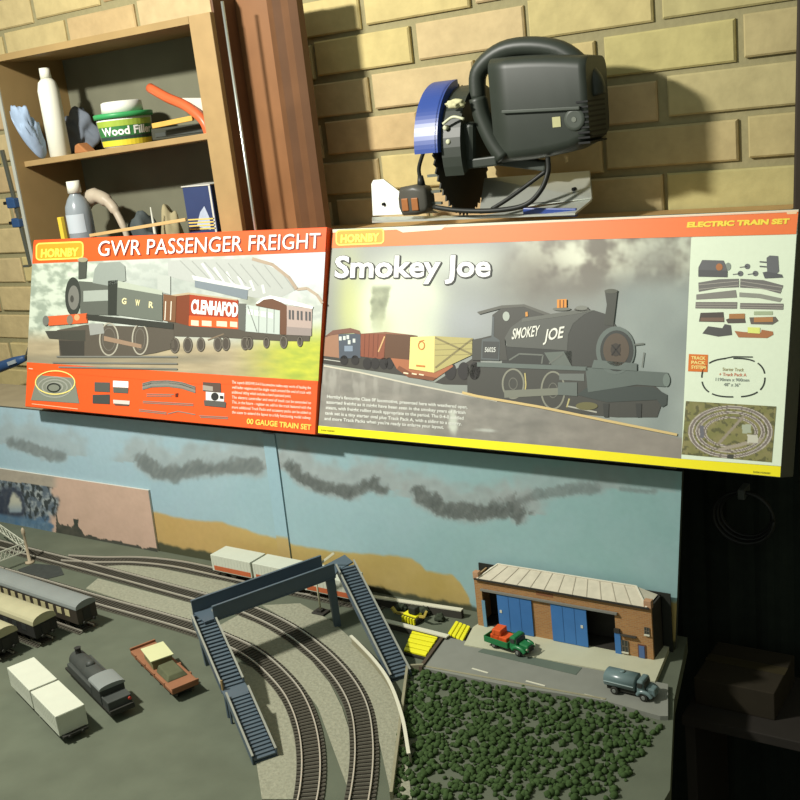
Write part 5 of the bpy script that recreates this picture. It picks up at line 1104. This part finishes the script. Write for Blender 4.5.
# ------------------------------------------------------------------ warehouse
FY = .990; GB = BZ+PVZ
def brickmat(name, c1, c2, mo):
    m = bpy.data.materials.new(name); m.use_nodes = True; n = m.node_tree.nodes; l = m.node_tree.links; b = n['Principled BSDF']; b.inputs['Roughness'].default_value = .9
    tc = n.new('ShaderNodeTexCoord'); sp_ = n.new('ShaderNodeSeparateXYZ'); cb_ = n.new('ShaderNodeCombineXYZ'); ad = n.new('ShaderNodeMath'); ad.operation = 'ADD'
    l.new(tc.outputs['Object'], sp_.inputs[0]); l.new(sp_.outputs[0], ad.inputs[0]); l.new(sp_.outputs[1], ad.inputs[1]); l.new(ad.outputs[0], cb_.inputs[0]); l.new(sp_.outputs[2], cb_.inputs[1])
    br = n.new('ShaderNodeTexBrick'); br.inputs['Color1'].default_value = c1; br.inputs['Color2'].default_value = c2; br.inputs['Mortar'].default_value = mo; br.inputs['Scale'].default_value = 1
    br.inputs['Brick Width'].default_value = .006; br.inputs['Row Height'].default_value = .0022; br.inputs['Mortar Size'].default_value = .0003
    l.new(cb_.outputs[0], br.inputs['Vector']); l.new(br.outputs['Color'], b.inputs['Base Color']); return m
wbk = brickmat('model_brick', S(178, 128, 74), S(160, 112, 66), S(166, 138, 98)); pbk = brickmat('pale_pier_brick', S(196, 150, 112), S(178, 134, 98), S(180, 150, 120))
t = thing('model_warehouse', 'long low orange-brick model warehouse with blue sliding doors against the backdrop', 'building', (-.505, 1.005, GB))
fx = lambda px, py: atY(px, py, FY).x
XL, XR = -.6155, -.3935; EZ = BZ+.0700
xs = {k: fx(*v) for k, v in dict(p0=(483, 605), d1=(499, 612), d1e=(532.5, 620), d2=(553.5, 625), d2e=(588, 632), wr=(616, 638)).items()}
lz = BZ+.0555
B(XL, xs['p0'], FY, FY+.003, GB, EZ).build('brick_pier', wbk, t, world=True); B(xs['d1e'], xs['d2'], FY, FY+.003, GB, EZ).build('brick_pier', wbk, t, world=True); B(xs['wr'], XR, FY, FY+.003, GB, EZ).build('front_wall', wbk, t, world=True)
B(xs['p0'], xs['d1e'], FY, FY+.003, lz, EZ).build('lintel_wall', wbk, t, world=True); B(xs['d2'], xs['wr'], FY, FY+.003, lz, EZ).build('lintel_wall', wbk, t, world=True)
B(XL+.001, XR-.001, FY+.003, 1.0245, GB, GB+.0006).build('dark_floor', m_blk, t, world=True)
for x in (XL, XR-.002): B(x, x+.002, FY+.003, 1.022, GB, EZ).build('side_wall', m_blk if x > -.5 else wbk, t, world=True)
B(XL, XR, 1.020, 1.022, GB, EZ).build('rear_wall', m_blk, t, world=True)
bd_ = mat('door_blue', S(64, 118, 178), .6, .12, 60)
for a, b in ((xs['d1'], xs['d1e']+.001), (xs['d2']-.001, xs['d2e'])):
    dr = B(a, b, FY-.002, FY-.0004, GB+.0006, lz).build('sliding_door', bd_, t, world=True)
    w_ = b-a
    for k in (1, 2): B(a+w_*k/3-.0002, a+w_*k/3+.0002, FY-.0023, FY-.002, GB+.002, lz-.002).build('door_joint', mat('door_blue_dark', S(54, 100, 152), .6), dr, world=True)
    q = a+.004 if a < -.56 else b-.006; B(q-.0014, q+.0014, FY-.0026, FY-.002, GB+.024, GB+.0275).build('door_notice', capm, dr, world=True)
MB().bar((xs['p0'], FY-.0022, lz+.0008), (xs['wr']+.004, FY-.0022, lz+.0008), .003, .0022).build('door_track', mat('grey_track', S(128, 128, 120), .5), t, world=True)
bw = mat('pale_blue_paint', S(110, 150, 172), .6, .06)
B(xs['p0']-.001, xs['p0']+.0035, FY-.0012, FY, GB, GB+.035).build('door_post', bw, t, world=True); B(xs['wr']-.001, xs['wr']+.006, FY-.0016, FY, GB, GB+.026).build('door_post', bd_, t, world=True)
B(xs['wr']-.001, xs['wr']+.0055, FY-.0026, FY, GB+.026, GB+.031).build('post_block', m_blk, t, world=True)
def win(px0, px1, pt, pb):
    a, b = atY(px0, pb, FY), atY(px1, pb, FY); zt_, zb_ = atY((px0+px1)/2, pt, FY).z, atY((px0+px1)/2, pb, FY).z
    f = B(a.x, b.x, FY-.0008, FY, zb_, zt_).build('window', dim_w, t, world=True); B(a.x-.0008, b.x+.0008, FY-.0022, FY, zb_-.0016, zb_).build('sill', capm, f, world=True)
    mb = MB(); mb.box(a.x-.0006, a.x, FY-.0012, FY, zb_, zt_); mb.box(b.x, b.x+.0006, FY-.0012, FY, zb_, zt_); mb.box((a.x+b.x)/2-.0003, (a.x+b.x)/2+.0003, FY-.0012, FY, zb_, zt_); mb.box(a.x, b.x, FY-.0012, FY, (zb_+zt_)/2-.0003, (zb_+zt_)/2+.0003); mb.build('window_frame', mat('frame_grey', S(120, 112, 96), .7), f, world=True)
win(623, 628.5, 640.5, 651.5); win(645.2, 649.4, 627.5, 634)
a, b = atY(638.8, 660, FY), atY(646.6, 660, FY); zt_ = atY(642, 644.5, FY).z
dr = B(a.x, b.x, FY-.001, FY, GB, zt_).build('door_frame', mat('door_frame_brown', S(108, 76, 62), .7), t, world=True); B(a.x+.0014, b.x-.0014, FY-.0016, FY-.001, GB+.0004, zt_-.0014).build('door', mat('door_slate', S(84, 112, 158), .6), dr, world=True)
B(fx(623, 638)-.002, fx(637, 640), FY-.004, FY, BZ+.0305, BZ+.0315).build('canopy', drk, t, world=True)
B(fx(536, 592), fx(553, 596), FY-.0003, FY, BZ+.0615, BZ+.0655).build('name_board', mat('worn_board', S(140, 92, 60), .8, .15, 200), t, world=True)
# roof
rm = mat('mossy_roof', S(204, 196, 174), .9, .2, 90, bump=.2)
e0, e1, r0_, r1_ = Vector((XL+.006, FY-.002, EZ)), Vector((XR-.004, FY-.002, EZ)), Vector((-.597, 1.019, BZ+.0775)), Vector((-.421, 1.019, BZ+.0775))
b0, b1 = Vector((XL+.006, 1.022, EZ)), Vector((XR-.004, 1.022, EZ))
mb = MB(); mb.poly([e0, e1, r1_, r0_]); mb.poly([e1, b1, r1_]); mb.poly([b0, e0, r0_]); mb.poly([b1, b0, r0_, r1_]); mb.poly([b0, b1, e1, e0]); rf = mb.build('roof', rm, t, world=True)
for a, b in ((r0_, r1_), (e0, r0_), (e1, r1_)): MB().bar(a+Vector((0, -.0004, .0005)), b+Vector((0, -.0004, .0005)), .0018, .001).build('ridge_tiles', mat('ridge_pale', S(222, 216, 196), .8), rf, world=True)
mb = MB()
for k in range(1, 12):
    u = k/12; a, b = e0.lerp(e1, u), r0_.lerp(r1_, u); mb.bar(a+Vector((0, -.0002, .0003)), b+Vector((0, -.0002, .0003)), .0008, .0004)
mb.build('roof_joints', mat('roof_joint', S(176, 166, 146), .9), rf, world=True)
MB().bar(e0+Vector((-.004, -.0008, -.0004)), e1+Vector((.003, -.0008, -.0004)), .0016, .0018).build('gutter', m_blk, t, world=True)
for x0, x1 in ((XL-.0005, XL+.007), (XR-.008, XR+.0005)): B(x0, x1, FY-.001, FY+.006, EZ-.002, EZ+.0075).build('parapet', pbk, t, .0004, world=True)
MB().prism([(XL-.014, 1.0235, GB+.0), (XR+.010, 1.0235, BZ), (XR+.010, 1.0235, BZ+.072), (XL-.012, 1.0235, BZ+.0725)], (0, .0015, 0)).build('backing_sheet', mat('black_card', S(40, 42, 36), .9, .1), t, world=True)
# ------------------------------------------------------------------ road vehicles
tyre = mat('tyre_black', S(48, 48, 42), .8, .1)
def lwheels(t, xs, w_, r=.0042):
    for x in xs:
        for s in (-1, 1):
            wv = MB().lathe((x, s*(w_-.003), r), (0, s, 0), [(0, r), (.0026, r), (.003, r*.8)], 18).build('wheel', tyre, t); MB().lathe((x, s*(w_+.0001), r), (0, s, 0), [(0, r*.55), (.0006, r*.4)], 12).build('hub', mat('hub_grey', S(120, 124, 118), .5), wv)
grn = mat('toy_green', S(34, 118, 66), .35, .12, 60, spec=.5)
c = V(-.5510, .9535, RH); rz = math.radians(-10)
t = thing('toy_lorry', 'green toy lorry carrying orange crates on the warehouse forecourt', 'lorry', (c.x, c.y, BZ+PVZ), rz)
B(-.0265, .024, -.006, .006, .003, .0062).build('chassis', tyre, t); lwheels(t, (-.0165, .0155), .0098)
bd = B(-.0285, .0035, -.0108, .0108, .0062, .0078).build('load_bed', grn, t)
for s in (-1, 1): B(-.0285, .0035, s*.0108-.0006, s*.0108+.0006, .0062, .0130).build('side_board', grn, bd, .0003)
for x in (-.0285, .0035): B(x-.0006, x+.0006, -.0108, .0108, .0062, .0130).build('end_board', grn, bd, .0003)
MB().hexa([(.0045, -.0098, .006), (.0150, -.0098, .006), (.0150, .0098, .006), (.0045, .0098, .006)], [(.0052, -.0085, .0205), (.0125, -.0085, .0205), (.0125, .0085, .0205), (.0052, .0085, .0205)]).build('cab', grn, t, .0015)
MB().hexa([(.0132, -.0078, .0142), (.0148, -.0078, .0142), (.0143, .0078, .0142), (.0131, .0078, .0142)], [(.0130, -.0072, .0185), (.0136, -.0072, .0185), (.0136, .0072, .0185), (.0130, .0072, .0185)]).build('windscreen', dim_w, t)
for s in (-1, 1): B(.0068, .0120, s*.0091-.0006, s*.0091+.0006, .0138, .0182).build('side_window', dim_w, t)
MB().hexa([(.0135, -.0062, .005), (.0268, -.0055, .005), (.0268, .0055, .005), (.0135, .0062, .005)], [(.0140, -.0055, .0140), (.0258, -.0042, .0122), (.0258, .0042, .0122), (.0140, .0055, .0140)]).build('bonnet', grn, t, .0014)
B(.0266, .0274, -.004, .004, .0055, .0112).build('radiator', tyre, t)
for s in (-1, 1):
    mb = MB(); mb.tube(curve_pts([(.0085, s*.0085, .006), (.0115, s*.0085, .0092), (.0165, s*.0085, .0100), (.0215, s*.0085, .0086), (.0245, s*.0085, .0055)], 5), .0023, 10); mb.build('mudguard', grn, t)
    MB().lathe((.0262, s*.0072, .0098), (1, 0, 0), [(0, .001), (.0012, .0014)], 10).build('headlamp', mat('lamp_pale', S(200, 200, 170), .3), t)
t.scale = (1.07, 1.07, 1.07)
og = mat('crate_orange', S(222, 92, 40), .5, .15, 90); ux, uy = math.cos(rz), math.sin(rz)
for i, (lx, ly, zz, rr, lab) in enumerate(((-.0195, .001, 0, .05, 'orange crate at the tail of the green lorry'), (-.0065, .0005, 0, -.04, 'orange crate behind the cab of the green lorry'), (-.0165, .0008, .0072, .12, 'orange crate topmost of the load on the green lorry'))):
    q = thing('orange_crate', lab, 'crate', (c.x+lx*ux-ly*uy, c.y+lx*uy+ly*ux, BZ+PVZ+.00835+zz), rz+rr, 'orange crates on the lorry')
    B(-.0060, .0060, -.0075, .0075, 0, .0072).build('crate_body', og, q, .0008)
    for x in (-.0042, .0022): B(x, x+.002, -.0078, .0078, .001, .0062).build('batten', og, q)
tg = mat('tanker_grey', S(104, 124, 124), .3, .08, 40, spec=.6)
c = V(-.3905, .9190, RH); rz = math.radians(-2)
t = thing('toy_tanker', 'grey toy tanker lorry on the road at the lower right corner', 'tanker lorry', c, rz)
B(-.026, .025, -.006, .006, .0035, .007).build('chassis', tyre, t); lwheels(t, (-.0160, .0165), .0102, .0045)
mb = MB(); mb.smooth = True
def oval(x, ry, rz_): return [mb._v((x, ry*math.copysign(abs(math.cos(a))**.8, math.cos(a)), .0150+rz_*math.copysign(abs(math.sin(a))**.8, math.sin(a)))) for a in (2*math.pi*i/28 for i in range(28))]
rs = [oval(-.0285, .0085, .0065), oval(-.0275, .0105, .0086), oval(.0060, .0105, .0086), oval(.0068, .0085, .0065)]
for a, b in zip(rs[:-1], rs[1:]):
    for i in range(28): mb._f([a[i], a[(i+1) % 28], b[(i+1) % 28], b[i]])
mb._f(rs[0][::-1]); mb._f(rs[-1]); mb.build('tank', tg, t)
for s in (-1, 1): MB().bar((-.027, s*.0106, .0145), (.006, s*.0106, .0145), .0012, .0008).build('tank_rail', mat('tanker_pale', S(168, 184, 182), .3), t)
MB().lathe((-.010, 0, .0230), (0, 0, 1), [(0, .003), (.0015, .003), (.002, .0018)], 14).build('filler_cap', tg, t)
MB().hexa([(.0085, -.0098, .0065), (.0180, -.0098, .0065), (.0180, .0098, .0065), (.0085, .0098, .0065)], [(.0090, -.0086, .0222), (.0158, -.0086, .0222), (.0158, .0086, .0222), (.0090, .0086, .0222)]).build('cab', tg, t, .0018)
MB().hexa([(.0164, -.0078, .0150), (.0178, -.0078, .0150), (.0172, .0078, .0150), (.0163, .0078, .0150)], [(.0160, -.0072, .0202), (.0168, -.0072, .0202), (.0168, .0072, .0202), (.0160, .0072, .0202)]).build('windscreen', dim_w, t)
for s in (-1, 1): B(.0100, .0152, s*.0092-.0006, s*.0092+.0006, .0148, .0198).build('side_window', dim_w, t)
MB().hexa([(.0170, -.0068, .005), (.0275, -.006, .005), (.0275, .006, .005), (.0170, .0068, .005)], [(.0175, -.006, .0145), (.0268, -.0046, .0130), (.0268, .0046, .0130), (.0175, .006, .0145)]).build('bonnet', tg, t, .0014)
for s in (-1, 1): MB().tube(curve_pts([(.0095, s*.0090, .006), (.0125, s*.0090, .0098), (.0170, s*.0090, .0106), (.0220, s*.0090, .0092), (.0250, s*.0090, .0058)], 5), .0022, 10).build('mudguard', tg, t)
